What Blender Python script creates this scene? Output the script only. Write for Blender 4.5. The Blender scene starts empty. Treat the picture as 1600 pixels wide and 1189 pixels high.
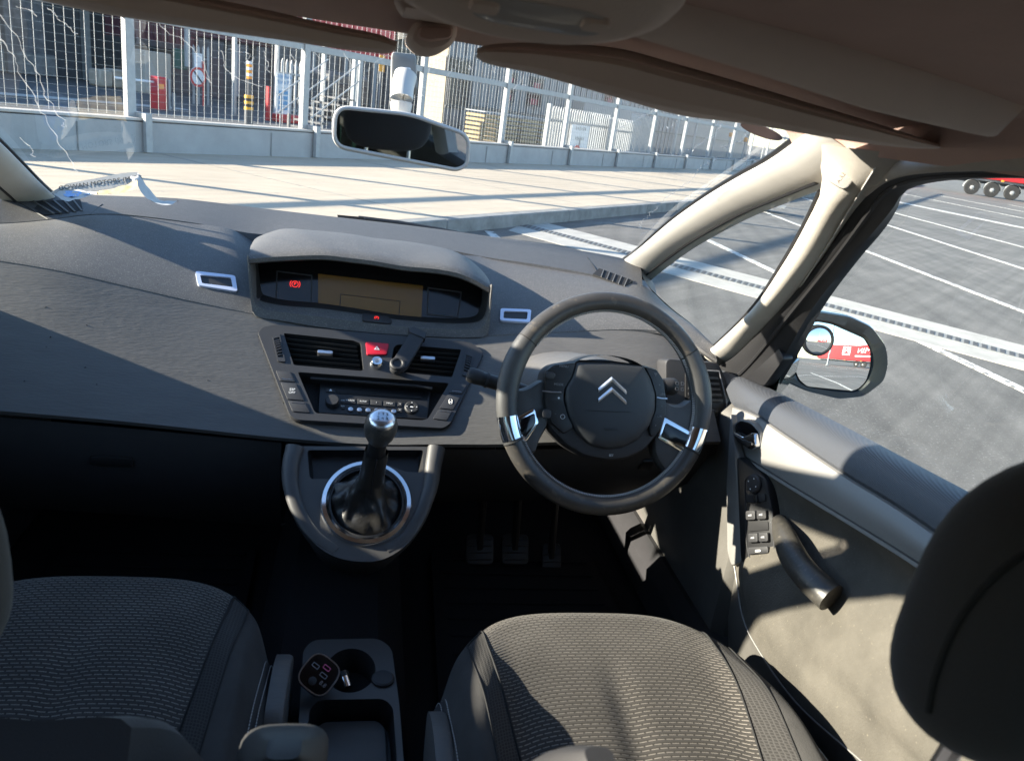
import bpy, bmesh, math, random
from mathutils import Vector as V, Matrix, noise
from mathutils.bvhtree import BVHTree
from mathutils.geometry import tessellate_polygon
random.seed(7)
sin, cos, PI, rad = math.sin, math.cos, math.pi, math.radians
sc = bpy.context.scene
COL = sc.collection

# ------------------------------------------------------------------ camera
CAM = V((0, 0, 1.40)); FPX = 1200.0
YAW, PIT, ROL = rad(12.0), rad(19.2), rad(8.0)
CD = V((sin(YAW)*cos(PIT), cos(YAW)*cos(PIT), -sin(PIT)))
_r0 = V((cos(YAW), -sin(YAW), 0)); _u0 = V((sin(YAW)*sin(PIT), cos(YAW)*sin(PIT), cos(PIT)))
CR = cos(ROL)*_r0 + sin(ROL)*_u0; CU = cos(ROL)*_u0 - sin(ROL)*_r0
cd = bpy.data.cameras.new('camera'); cam = bpy.data.objects.new('camera', cd); COL.objects.link(cam)
cd.sensor_fit = 'HORIZONTAL'; cd.sensor_width = 36.0; cd.lens = FPX/1600*36
cd.clip_start = 0.02; cd.clip_end = 2000
M = Matrix((CR, CU, -CD)).transposed().to_4x4(); M.translation = CAM; cam.matrix_world = M
cd.dof.use_dof = True; cd.dof.focus_distance = 2.0; cd.dof.aperture_fstop = 11.0
sc.camera = cam
# ------------------------------------------------------------------ sky and sun
SUN_AZ, SUN_EL = rad(-83.0), rad(19.2)           # azimuth from +Y towards +X
w = bpy.data.worlds.new('World'); sc.world = w; w.use_nodes = True
nt = w.node_tree; nt.nodes.clear()
sky = nt.nodes.new('ShaderNodeTexSky'); sky.sky_type = 'NISHITA'; sky.sun_disc = False
sky.sun_elevation = SUN_EL; sky.sun_rotation = SUN_AZ; sky.air_density = 1.0; sky.dust_density = 0.15; sky.ozone_density = 2.5
bg = nt.nodes.new('ShaderNodeBackground'); bg.inputs['Strength'].default_value = 0.105
wo = nt.nodes.new('ShaderNodeOutputWorld')
nt.links.new(sky.outputs[0], bg.inputs[0]); nt.links.new(bg.outputs[0], wo.inputs[0])
sd = bpy.data.lights.new('sun', 'SUN'); sd.energy = 5.0; sd.angle = rad(0.53); sd.color = (1.0, 0.905, 0.77)
sun = bpy.data.objects.new('sun', sd); COL.objects.link(sun)
SDIR = V((sin(SUN_AZ)*cos(SUN_EL), cos(SUN_AZ)*cos(SUN_EL), sin(SUN_EL)))
sun.rotation_euler = SDIR.to_track_quat('Z', 'Y').to_euler(); sun.location = SDIR*30
vs = sc.view_settings; vs.view_transform = 'Standard'; vs.look = 'None'; vs.exposure = 2.2; vs.gamma = 1.0; vs.use_curve_mapping = False
sc.cycles.use_denoising = True
sc.cycles.max_bounces = 10; sc.cycles.diffuse_bounces = 4; sc.cycles.glossy_bounces = 5; sc.cycles.transparent_max_bounces = 24
sc.cycles.caustics_reflective = False; sc.cycles.caustics_refractive = False
sc.cycles.sample_clamp_indirect = 6.0

# ------------------------------------------------------------------ helpers
def ray(x, y):
    return (CD + CR*((x-800)/FPX) - CU*((y-594.5)/FPX)).normalized()
def at(x, y, Y=None, X=None, Z=None, d=None):
    """point seen at photo pixel x, y, at depth plane Y (may be a function of X), side plane X or height Z"""
    v = ray(x, y)
    if callable(Y):
        t = 1.5/v.y
        for _ in range(12): t = Y((CAM+v*t).x)/v.y
    elif Y is not None: t = Y/v.y
    elif X is not None: t = X/v.x
    elif Z is not None: t = (Z-CAM.z)/v.z
    else: t = d
    return CAM + v*t
WL = {}
def _link(o, parent, loc):
    COL.objects.link(o)
    if parent is not None:
        o.parent = parent; o.location = loc - WL[parent.name]
    else: o.location = loc
    WL[o.name] = loc.copy()
    return o
def tag(o, label, cat, group=None, kind=None):
    if label: o['label'] = label
    if cat: o['category'] = cat
    if group: o['group'] = group
    if kind: o['kind'] = kind
    return o
def empty(name, loc, label=None, cat=None, group=None):
    o = bpy.data.objects.new(name, None); o.empty_display_size = 0.05
    _link(o, None, V(loc)); return tag(o, label, cat, group)
def mk(name, vf, mat, parent=None, smooth=True, ang=38, uv=None, loc=None):
    vs_, fs_ = vf[0], vf[1]
    if uv is None and len(vf) > 2: uv = vf[2]
    me = bpy.data.meshes.new(name)
    L = V(loc) if loc is not None else V((0, 0, 0))
    if loc is None and len(vs_):
        L = V(vs_[0])*0
        for p in vs_: L += V(p)
        L /= len(vs_)
    me.from_pydata([V(p)-L for p in vs_], [], fs_)
    if uv:
        ul = me.uv_layers.new(name='UVMap')
        for lp in me.loops: ul.data[lp.index].uv = uv[lp.vertex_index]
    bm = bmesh.new(); bm.from_mesh(me); bmesh.ops.recalc_face_normals(bm, faces=bm.faces); bm.to_mesh(me); bm.free()
    if smooth:
        me.shade_smooth(); me.set_sharp_from_angle(angle=rad(ang))
    if mat: me.materials.append(mat)
    o = bpy.data.objects.new(name, me)
    return _link(o, parent, L)
def join(*vfs):
    vs_, fs_ = [], []
    for vf in vfs:
        k = len(vs_); vs_ += list(vf[0]); fs_ += [tuple(i+k for i in f) for f in vf[1]]
    return vs_, fs_
def lerp(a, b, t): return a + (b-a)*t
def spl(pts, n):
    """Catmull-Rom through points, n samples spaced evenly by arc length"""
    P = [V(p) for p in pts]
    if len(P) == 2: return [P[0].lerp(P[1], i/(n-1)) for i in range(n)]
    out = []
    for i in range(len(P)-1):
        p0 = P[i-1] if i else P[0]*2-P[1]; p1, p2 = P[i], P[i+1]
        p3 = P[i+2] if i+2 < len(P) else P[-1]*2-P[-2]
        for k in range(16):
            t = k/16
            out.append(0.5*((2*p1)+(p2-p0)*t+(2*p0-5*p1+4*p2-p3)*t*t+(3*p1-p0-3*p2+p3)*t*t*t))
    out.append(P[-1])
    return resamp(out, n)
def resamp(P, n):
    d = [0]
    for a, b in zip(P, P[1:]): d.append(d[-1]+(b-a).length)
    T = d[-1]; res = []; j = 0
    for i in range(n):
        s = T*i/(n-1)
        while j < len(P)-2 and d[j+1] < s: j += 1
        q = (s-d[j])/max(d[j+1]-d[j], 1e-9)
        res.append(P[j].lerp(P[j+1], min(max(q, 0), 1)))
    return res
def loft(rows, closed=False):
    n = len(rows[0]); vs_ = [p for r in rows for p in r]; fs_ = []
    m = n if closed else n-1
    for i in range(len(rows)-1):
        for j in range(m):
            k = (j+1) % n
            fs_.append((i*n+j, i*n+k, (i+1)*n+k, (i+1)*n+j))
    return vs_, fs_
def cap(vf, n, first=True, last=True):
    vs_, fs_ = vf; N = len(vs_)
    if first: fs_.append(tuple(range(n)))
    if last: fs_.append(tuple(range(N-n, N)))
    return vs_, fs_
def frame_of(t, up=V((0, 0, 1))):
    t = t.normalized()
    if abs(t.dot(up)) > 0.95: up = V((0, 1, 0))
    a = t.cross(up).normalized(); return a, a.cross(t).normalized()
def tube(pts, r, seg=8, caps=True, flat=1.0, up=V((0, 0, 1))):
    pts = [V(p) for p in pts]; rows = []
    for i, p in enumerate(pts):
        t = pts[min(i+1, len(pts)-1)]-pts[max(i-1, 0)]
        a, b = frame_of(t, up); rr = r[i] if isinstance(r, (list, tuple)) else r
        rows.append([p+a*(rr*cos(2*PI*k/seg))+b*(rr*flat*sin(2*PI*k/seg)) for k in range(seg)])
    vf = loft(rows, True)
    return cap(vf, seg) if caps else vf
def ringtube(pts, r, seg=8, n=None, flat=1.0):
    """closed tube; n is the plane normal"""
    N = len(pts); rows = []
    for i, p in enumerate(pts):
        t = (pts[(i+1) % N]-pts[i-1]).normalized(); a = t.cross(n).normalized()
        rows.append([p+a*(r*cos(2*PI*k/seg))+n*(r*flat*sin(2*PI*k/seg)) for k in range(seg)])
    rows.append(rows[0]); vf = loft(rows, True)
    return vf
def lathe(prof, o, ax, seg=24, ref=None, caps=True):
    """prof: (radius, height along ax)"""
    a, b = frame_of(ax, ref or V((0, 0, 1))); ax = ax.normalized(); rows = []
    for r, h in prof:
        rows.append([o+ax*h+a*(r*cos(2*PI*k/seg))+b*(r*sin(2*PI*k/seg)) for k in range(seg)])
    return cap(loft(rows, True), seg) if caps else loft(rows, True)
def box(c, sx, sy, sz, rz=0.0, bev=0.0, R=None, seg=1):
    bm = bmesh.new(); bmesh.ops.create_cube(bm, size=1)
    for v_ in bm.verts: v_.co = V((v_.co.x*sx, v_.co.y*sy, v_.co.z*sz))
    if bev: bmesh.ops.bevel(bm, geom=bm.edges[:], offset=bev, segments=seg, affect='EDGES', profile=0.6)
    R = R if R is not None else Matrix.Rotation(rz, 3, 'Z')
    vs_ = [R @ v_.co + V(c) for v_ in bm.verts]; bm.verts.index_update()
    fs_ = [tuple(v_.index for v_ in f.verts) for f in bm.faces]; bm.free()
    return vs_, fs_
def prism(poly, n, h0, h1, bev=0.0):
    n = n.normalized(); c = sum(poly, V((0, 0, 0)))/len(poly); k = len(poly)
    rows = [[p+n*h0 for p in poly], [p+n*(h1-bev) for p in poly]] if bev else [[p+n*h0 for p in poly], [p+n*h1 for p in poly]]
    if bev:
        for f_, hh in ((0.45, 0.85), (1.0, 1.0)):
            rows.append([p+(c-p).normalized()*(bev*f_)+n*(h1-bev*(1-hh)) for p in poly])
    return cap(loft(rows, True), k)
def prism_holes(outer, holes, n, h0, h1):
    n = n.normalized(); loops = [outer]+holes; allp = [p for l in loops for p in l]; N = len(allp)
    tris = tessellate_polygon(loops)
    vs_ = [p+n*h1 for p in allp]+[p+n*h0 for p in allp]
    fs_ = [tuple(t) for t in tris]
    s = 0
    for l in loops:
        m = len(l)
        for i in range(m):
            j = (i+1) % m; fs_.append((s+i, s+j, s+j+N, s+i+N))
        s += m
    return vs_, fs_
def rounded(poly, r, seg=4):
    """round the corners of a 3-D polygon"""
    out = []; N = len(poly)
    for i, p in enumerate(poly):
        a, b = poly[i-1], poly[(i+1) % N]
        da, db = (a-p), (b-p); q = min(r, da.length*0.45, db.length*0.45)
        A, B = p+da.normalized()*q, p+db.normalized()*q
        for k in range(seg+1):
            t = k/seg; out.append(A*(1-t)**2+p*(2*t*(1-t))+B*t*t)
    return out
class Frame:
    def __init__(s, o, n, u=None):
        s.o = V(o); s.n = V(n).normalized()
        u = V(u) if u is not None else V((1, 0, 0))
        s.u = (u-s.n*u.dot(s.n)).normalized(); s.v = s.n.cross(s.u)
    def px(s, x, y, h=0.0):
        v = ray(x, y); t = (s.o-CAM).dot(s.n)/v.dot(s.n)
        return CAM+v*t+s.n*h
    def P(s, pts, h=0.0): return [s.px(x, y, h) for x, y in pts]
    def l(s, a, b, h=0.0): return s.o+s.u*a+s.v*b+s.n*h
    def at0(s, p): return Frame(p, s.n, s.u)
class Surf:
    def __init__(s, *vfs):
        vs_, fs_ = join(*vfs); s.b = BVHTree.FromPolygons(vs_, fs_)
    def hit(s, x, y, h=0.0):
        q, n, i, d = s.b.ray_cast(CAM, ray(x, y))
        if q is None: return None, None
        if n.dot(ray(x, y)) > 0: n = -n
        return q+n*h, n
    def P(s, pts, h=0.0): return [p for p in (s.hit(x, y, h)[0] for x, y in pts) if p is not None]
    def fr(s, x, y, u=None):
        p, n = s.hit(x, y); return Frame(p, n, u)
def text(name, body, fr, size, mat, parent, h=0.0004, align='CENTER', depth=0.0002):
    c = bpy.data.curves.new(name, 'FONT'); c.body = body; c.size = size; c.align_x = align; c.align_y = 'CENTER'; c.extrude = depth; c.resolution_u = 2
    o = bpy.data.objects.new(name+'_tmp', c); COL.objects.link(o)
    dg = bpy.context.evaluated_depsgraph_get(); me = bpy.data.meshes.new_from_object(o.evaluated_get(dg))
    R = Matrix((fr.u, fr.v, fr.n)).transposed()
    vs_ = [R @ v_.co + fr.o + fr.n*h for v_ in me.vertices]; fs_ = [tuple(p.vertices) for p in me.polygons]
    bpy.data.objects.remove(o); bpy.data.curves.remove(c); bpy.data.meshes.remove(me)
    return mk(name, (vs_, fs_), mat, parent, smooth=False)
def ellipse(fr, a, b, n=32, h=0.0): return [fr.l(a*cos(2*PI*k/n), b*sin(2*PI*k/n), h) for k in range(n)]
def srect(fr, a, b, e=4.0, n=32, h=0.0):
    out = []
    for k in range(n):
        c_, s_ = cos(2*PI*k/n), sin(2*PI*k/n)
        out.append(fr.l(a*math.copysign(abs(c_)**(2/e), c_), b*math.copysign(abs(s_)**(2/e), s_), h))
    return out

# ------------------------------------------------------------------ materials
def mat(name, col, rough=0.6, metal=0.0, bump=None, var=None, spec=0.5, coat=0.0, stretch=None, dust=None, emit=None, sheen=0.0, uvbump=None):
    m = bpy.data.materials.new(name); m.use_nodes = True; t = m.node_tree; b = t.nodes['Principled BSDF']
    b.inputs['Base Color'].default_value = (*col, 1); b.inputs['Roughness'].default_value = rough
    b.inputs['Metallic'].default_value = metal; b.inputs['Specular IOR Level'].default_value = spec
    b.inputs['Coat Weight'].default_value = coat
    if sheen: b.inputs['Sheen Weight'].default_value = sheen; b.inputs['Sheen Roughness'].default_value = 0.4
    if emit: b.inputs['Emission Color'].default_value = (*emit[:3], 1); b.inputs['Emission Strength'].default_value = emit[3]
    N = t.nodes.new; Lk = t.links.new
    geo = N('ShaderNodeNewGeometry'); vec = geo.outputs['Position']
    if stretch:
        mp = N('ShaderNodeMapping'); mp.inputs['Scale'].default_value = stretch; Lk(vec, mp.inputs[0]); vec = mp.outputs[0]
    colout = None
    if var:
        nz = N('ShaderNodeTexNoise'); nz.inputs['Scale'].default_value = var[0]; nz.inputs['Detail'].default_value = 6; nz.inputs['Roughness'].default_value = 0.65; Lk(vec, nz.inputs['Vector'])
        mr = N('ShaderNodeMapRange'); mr.inputs['From Min'].default_value = 0.3; mr.inputs['From Max'].default_value = 0.7
        mr.inputs['To Min'].default_value = 1-var[1]; mr.inputs['To Max'].default_value = 1+var[1]; Lk(nz.outputs[0], mr.inputs[0])
        mx = N('ShaderNodeVectorMath'); mx.operation = 'SCALE'; mx.inputs[0].default_value = col; Lk(mr.outputs[0], mx.inputs['Scale'])
        colout = mx.outputs[0]; Lk(colout, b.inputs['Base Color'])
    if dust:   # (scale, threshold, colour)
        nz = N('ShaderNodeTexNoise'); nz.inputs['Scale'].default_value = dust[0]; nz.inputs['Detail'].default_value = 3; Lk(vec, nz.inputs['Vector'])
        rp = N('ShaderNodeMapRange'); rp.inputs['From Min'].default_value = dust[1]; rp.inputs['From Max'].default_value = dust[1]+0.06; Lk(nz.outputs[0], rp.inputs[0])
        mx = N('ShaderNodeMix'); mx.data_type = 'RGBA'; Lk(rp.outputs[0], mx.inputs['Factor'])
        if colout: Lk(colout, mx.inputs['A'])
        else: mx.inputs['A'].default_value = (*col, 1)
        mx.inputs['B'].default_value = (*dust[2], 1); Lk(mx.outputs['Result'], b.inputs['Base Color'])
    if bump:
        nz = N('ShaderNodeTexNoise'); nz.inputs['Scale'].default_value = bump[0]; nz.inputs['Detail'].default_value = 3; Lk(vec, nz.inputs['Vector'])
        bp = N('ShaderNodeBump'); bp.inputs['Strength'].default_value = bump[1]; bp.inputs['Distance'].default_value = bump[2] if len(bump) > 2 else 0.001
        Lk(nz.outputs[0], bp.inputs['Height']); Lk(bp.outputs[0], b.inputs['Normal'])
    return m
def ribbed(m, scale, axis=2, strength=0.5, dist=0.001):
    """fine straight ribs added as relief"""
    t = m.node_tree; b = t.nodes['Principled BSDF']; N = t.nodes.new; Lk = t.links.new
    geo = N('ShaderNodeNewGeometry'); wv = N('ShaderNodeTexWave'); wv.bands_direction = 'XYZ'[axis]; wv.inputs['Scale'].default_value = scale
    Lk(geo.outputs['Position'], wv.inputs['Vector'])
    bp = N('ShaderNodeBump'); bp.inputs['Strength'].default_value = strength; bp.inputs['Distance'].default_value = dist
    Lk(wv.outputs['Fac'], bp.inputs['Height'])
    old = [l for l in t.links if l.to_socket == b.inputs['Normal']]
    if old: Lk(old[0].from_socket, bp.inputs['Normal'])
    Lk(bp.outputs[0], b.inputs['Normal']); return m
def glassmat(name, tint=(0.97, 0.985, 0.975), refl=1.0, ior=1.5):
    m = bpy.data.materials.new(name); m.use_nodes = True; t = m.node_tree; t.nodes.clear()
    o = t.nodes.new('ShaderNodeOutputMaterial'); mx = t.nodes.new('ShaderNodeMixShader'); tr = t.nodes.new('ShaderNodeBsdfTransparent'); gl = t.nodes.new('ShaderNodeBsdfGlossy')
    fr = t.nodes.new('ShaderNodeFresnel'); ge = t.nodes.new('ShaderNodeNewGeometry'); sw = t.nodes.new('ShaderNodeMix'); sw.data_type = 'FLOAT'
    sw.inputs[2].default_value = ior; sw.inputs[3].default_value = 1/ior; t.links.new(ge.outputs['Backfacing'], sw.inputs[0]); t.links.new(sw.outputs[0], fr.inputs['IOR'])
    mu = t.nodes.new('ShaderNodeMath'); mu.operation = 'MULTIPLY'; mu.inputs[1].default_value = refl
    tr.inputs[0].default_value = (*tint, 1); gl.inputs['Roughness'].default_value = 0.0
    t.links.new(fr.outputs[0], mu.inputs[0]); t.links.new(mu.outputs[0], mx.inputs[0]); t.links.new(tr.outputs[0], mx.inputs[1]); t.links.new(gl.outputs[0], mx.inputs[2]); t.links.new(mx.outputs[0], o.inputs[0])
    return m
def weave(name, base, light, row=0.0064, dash=0.0125, duty=0.80, thick=0.24, bumpd=0.0012):
    """woven seat cloth: light stitched dashes in offset rows over a darker ribbed ground, laid out on the UVs (metres)"""
    m = bpy.data.materials.new(name); m.use_nodes = True; t = m.node_tree; b = t.nodes['Principled BSDF']; N = t.nodes.new; Lk = t.links.new
    b.inputs['Roughness'].default_value = 0.95; b.inputs['Specular IOR Level'].default_value = 0.1; b.inputs['Sheen Weight'].default_value = 0.06
    uv = N('ShaderNodeUVMap'); uv.uv_map = 'UVMap'; nz = N('ShaderNodeTexNoise'); nz.inputs['Scale'].default_value = 40; Lk(uv.outputs[0], nz.inputs['Vector'])
    ad = N('ShaderNodeVectorMath'); ad.operation = 'MULTIPLY_ADD'; Lk(nz.outputs['Color'], ad.inputs[0]); ad.inputs[1].default_value = (0.0005, 0.0004, 0); Lk(uv.outputs[0], ad.inputs[2])
    sp = N('ShaderNodeSeparateXYZ'); Lk(ad.outputs[0], sp.inputs[0])
    def mth(op, a, c):
        n_ = N('ShaderNodeMath'); n_.operation = op
        for i_, x_ in ((0, a), (1, c)):
            if x_ is None: continue
            if isinstance(x_, (int, float)): n_.inputs[i_].default_value = x_
            else: Lk(x_, n_.inputs[i_])
        return n_.outputs[0]
    r = mth('DIVIDE', sp.outputs[1], row); rf = mth('FRACT', r, None); ri = mth('FLOOR', r, None)
    off = mth('MULTIPLY', ri, 0.5); uu = mth('ADD', mth('DIVIDE', sp.outputs[0], dash), off); uf = mth('FRACT', uu, None)
    fac = mth('MULTIPLY', mth('LESS_THAN', rf, thick), mth('LESS_THAN', uf, duty))
    nf = N('ShaderNodeTexNoise'); nf.inputs['Scale'].default_value = 900; Lk(uv.outputs[0], nf.inputs['Vector'])
    fac2 = mth('MULTIPLY', fac, mth('MULTIPLY_ADD', nf.outputs[0], 0.9))
    mx = N('ShaderNodeMix'); mx.data_type = 'RGBA'; Lk(fac, mx.inputs['Factor']); mx.inputs['A'].default_value = (*base, 1); mx.inputs['B'].default_value = (*light, 1)
    n2 = N('ShaderNodeTexNoise'); n2.inputs['Scale'].default_value = 1200; Lk(uv.outputs[0], n2.inputs['Vector'])
    n3 = N('ShaderNodeTexNoise'); n3.inputs['Scale'].default_value = 9; n3.inputs['Detail'].default_value = 5; Lk(uv.outputs[0], n3.inputs['Vector'])
    k = mth('MULTIPLY', mth('ADD', n2.outputs[0], 0.5), mth('ADD', n3.outputs[0], 0.5))
    sv = N('ShaderNodeVectorMath'); sv.operation = 'SCALE'; Lk(mx.outputs['Result'], sv.inputs[0]); Lk(k, sv.inputs['Scale']); Lk(sv.outputs[0], b.inputs['Base Color'])
    rib = mth('SINE', mth('MULTIPLY', r, 2*PI), None)
    hgt = mth('ADD', mth('MULTIPLY', rib, 0.35), fac)
    bp = N('ShaderNodeBump'); bp.inputs['Strength'].default_value = 0.8; bp.inputs['Distance'].default_value = bumpd; Lk(hgt, bp.inputs['Height']); Lk(bp.outputs[0], b.inputs['Normal'])
    return m
def honeycomb(name, base):
    m = mat(name, base, 0.95, spec=0.1, sheen=0.06); t = m.node_tree; b = t.nodes['Principled BSDF']; N = t.nodes.new; Lk = t.links.new
    uv = N('ShaderNodeUVMap'); uv.uv_map = 'UVMap'; vo = N('ShaderNodeTexVoronoi'); vo.feature = 'DISTANCE_TO_EDGE'; vo.inputs['Scale'].default_value = 210; vo.inputs['Randomness'].default_value = 0.25; Lk(uv.outputs[0], vo.inputs['Vector'])
    rp = N('ShaderNodeMapRange'); rp.inputs['From Max'].default_value = 0.25; rp.inputs['To Min'].default_value = 1.5; rp.inputs['To Max'].default_value = 0.75; Lk(vo.outputs['Distance'], rp.inputs[0])
    sv = N('ShaderNodeVectorMath'); sv.operation = 'SCALE'; sv.inputs[0].default_value = base; Lk(rp.outputs[0], sv.inputs['Scale']); Lk(sv.outputs[0], b.inputs['Base Color'])
    bp = N('ShaderNodeBump'); bp.inputs['Strength'].default_value = 0.9; bp.inputs['Distance'].default_value = 0.0012; bp.invert = True; Lk(vo.outputs['Distance'], bp.inputs['Height']); Lk(bp.outputs[0], b.inputs['Normal'])
    return m

m_pad = mat('dash_pad', (0.080, 0.078, 0.077), 0.62, bump=(700, 0.5, 0.0007), var=(60, 0.10), dust=(420, 0.56, (0.135, 0.130, 0.122)))
m_deck = mat('dash_deck', (0.055, 0.054, 0.055), 0.65, bump=(500, 0.6, 0.0008), var=(50, 0.12), dust=(480, 0.60, (0.115, 0.112, 0.105)))
m_fascia = mat('dash_fascia', (0.088, 0.085, 0.082), 0.55, bump=(260, 0.7, 0.0009), var=(40, 0.10), stretch=(0.25, 1, 1.6))
m_dark = mat('dark_plastic', (0.022, 0.022, 0.024), 0.6, bump=(600, 0.3, 0.0005), var=(30, 0.1))
m_black = mat('black_plastic', (0.010, 0.010, 0.011), 0.45, bump=(600, 0.15, 0.0003))
m_gloss = mat('gloss_black', (0.006, 0.006, 0.007), 0.12)
m_recess = mat('recess_black', (0.006, 0.006, 0.007), 0.8)
m_panel = mat('centre_panel', (0.030, 0.030, 0.032), 0.45, var=(30, 0.08), bump=(500, 0.15, 0.0003))
m_slat = mat('vent_slat', (0.022, 0.022, 0.023), 0.5, dust=(300, 0.66, (0.09, 0.085, 0.08)))
m_chrome = mat('chrome', (0.82, 0.83, 0.85), 0.10, 1.0)
m_satin = mat('satin_chrome', (0.62, 0.63, 0.66), 0.28, 1.0)
m_emblem = mat('emblem_metal', (0.85, 0.86, 0.88), 0.32, 0.85)
m_frame = mat('lamp_frame', (0.62, 0.66, 0.80), 0.3, 0.35)
m_leather = mat('wheel_leather', (0.046, 0.043, 0.040), 0.40, bump=(420, 0.5, 0.0006), var=(14, 0.25), dust=(60, 0.60, (0.080, 0.070, 0.058)))
m_airbag = mat('airbag_cover', (0.024, 0.027, 0.031), 0.55, bump=(800, 0.3, 0.0004))
m_white = mat('white_print', (0.75, 0.75, 0.75), 0.5)
m_grey_print = mat('grey_print', (0.20, 0.20, 0.21), 0.5)
m_redbtn = mat('hazard_red', (0.50, 0.012, 0.03), 0.35)
m_redlamp = mat('red_lamp', (0.5, 0.01, 0.01), 0.4, emit=(1.0, 0.04, 0.03, 0.35))
m_lcd = mat('display_lcd', (0.15, 0.072, 0.008), 0.25)
m_beige = mat('pillar_fabric', (0.50, 0.465, 0.41), 0.95, spec=0.15, bump=(500, 0.35, 0.0006), var=(25, 0.08), sheen=0.2)
m_pillar = mat('pillar_plastic', (0.52, 0.50, 0.465), 0.7, bump=(380, 0.35, 0.0005), var=(10, 0.06))
m_liner = mat('headliner_fabric', (0.60, 0.43, 0.365), 0.95, spec=0.1, bump=(300, 0.5, 0.0008), var=(8, 0.06))
m_visor = mat('visor_vinyl', (0.70, 0.575, 0.50), 0.75, bump=(350, 0.4, 0.0006), var=(9, 0.05))
m_lamp = mat('lamp_lens', (0.55, 0.52, 0.50), 0.15, coat=0.5)
m_rubber = mat('rubber_seal', (0.008, 0.008, 0.009), 0.6)
m_silver = mat('silver_trim', (0.205, 0.20, 0.19), 0.45, 0.15, var=(300, 0.03))
m_doorcloth = mat('door_cloth', (0.082, 0.075, 0.063), 0.9, spec=0.2, bump=(330, 0.9, 0.0010), var=(12, 0.22), dust=(260, 0.66, (0.125, 0.112, 0.088)))
m_doorpad = ribbed(mat('door_pad', (0.050, 0.054, 0.062), 0.42, bump=(500, 0.2, 0.0004)), 190, 2, 0.40, 0.0006)
m_doorplastic = mat('door_plastic', (0.085, 0.080, 0.072), 0.6, bump=(450, 0.5, 0.0006), var=(14, 0.15))
m_grip = mat('grip_leather', (0.042, 0.039, 0.034), 0.38, bump=(260, 0.4, 0.0008), var=(60, 0.25), dust=(160, 0.62, (0.085, 0.076, 0.062)))
m_cons = mat('console_plastic', (0.060, 0.058, 0.057), 0.5, bump=(600, 0.25, 0.0004), var=(12, 0.12))
m_gaiter = mat('gaiter_leather', (0.020, 0.019, 0.018), 0.38, bump=(200, 0.5, 0.0008), var=(25, 0.2))
m_carpet = mat('carpet', (0.022, 0.022, 0.024), 1.0, spec=0.1, bump=(500, 1.0, 0.002))
m_weave = weave('seat_weave', (0.046, 0.042, 0.038), (0.200, 0.182, 0.160))
m_honey = honeycomb('seat_mesh', (0.042, 0.040, 0.038))
m_bolster = mat('seat_cloth', (0.052, 0.050, 0.048), 0.95, spec=0.1, bump=(700, 0.7, 0.0008), var=(18, 0.14), sheen=0.06)
m_seatdark = mat('seat_dark', (0.030, 0.030, 0.032), 0.8, spec=0.3, bump=(700, 0.4, 0.0006), var=(12, 0.1))
m_headrest = mat('headrest_cloth', (0.052, 0.049, 0.050), 0.95, spec=0.12, bump=(600, 0.5, 0.0008), sheen=0.15)
m_arm = mat('armrest_vinyl', (0.020, 0.020, 0.021), 0.55, bump=(500, 0.3, 0.0005))
m_stitch = mat('stitching', (0.42, 0.41, 0.40), 0.8)
m_seam = mat('seam_dark', (0.010, 0.010, 0.010), 0.9)
m_paper = mat('paper', (0.46, 0.45, 0.42), 0.8, var=(30, 0.05))
m_paper_old = mat('paper_yellowed', (0.40, 0.31, 0.16), 0.8, var=(30, 0.12))
m_blueprint = mat('blue_print', (0.22, 0.38, 0.66), 0.7)
m_ink = mat('ink', (0.05, 0.06, 0.07), 0.7)
m_glass = glassmat('windscreen_glass')
m_sideglass = glassmat('side_glass', (0.93, 0.96, 0.94), 0.8)
m_darkglass = glassmat('privacy_glass', (0.30, 0.33, 0.32), 1.0)
m_drip = bpy.data.materials.new('drip_gel'); m_drip.use_nodes = True
_t = m_drip.node_tree; _t.nodes.clear(); _o = _t.nodes.new('ShaderNodeOutputMaterial'); _a = _t.nodes.new('ShaderNodeMixShader'); _b = _t.nodes.new('ShaderNodeMixShader')
_tr = _t.nodes.new('ShaderNodeBsdfTransparent'); _tl = _t.nodes.new('ShaderNodeBsdfTranslucent'); _gl = _t.nodes.new('ShaderNodeBsdfGlossy'); _gl.inputs['Roughness'].default_value = 0.08
_tl.inputs[0].default_value = (0.6, 0.6, 0.59, 1); _a.inputs[0].default_value = 0.20; _b.inputs[0].default_value = 0.45
_t.links.new(_tl.outputs[0], _b.inputs[1]); _t.links.new(_gl.outputs[0], _b.inputs[2]); _t.links.new(_tr.outputs[0], _a.inputs[1]); _t.links.new(_b.outputs[0], _a.inputs[2]); _t.links.new(_a.outputs[0], _o.inputs[0])
m_mirror = mat('mirror_silver', (0.86, 0.88, 0.88), 0.01, 1.0)
m_mirror_dim = mat('mirror_dimmed', (0.62, 0.64, 0.65), 0.02, 1.0)
m_green = mat('green_paint', (0.010, 0.030, 0.024), 0.25, 0.1, coat=0.8)
m_mirrorback = mat('mirror_shell', (0.60, 0.58, 0.54), 0.5)

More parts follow.
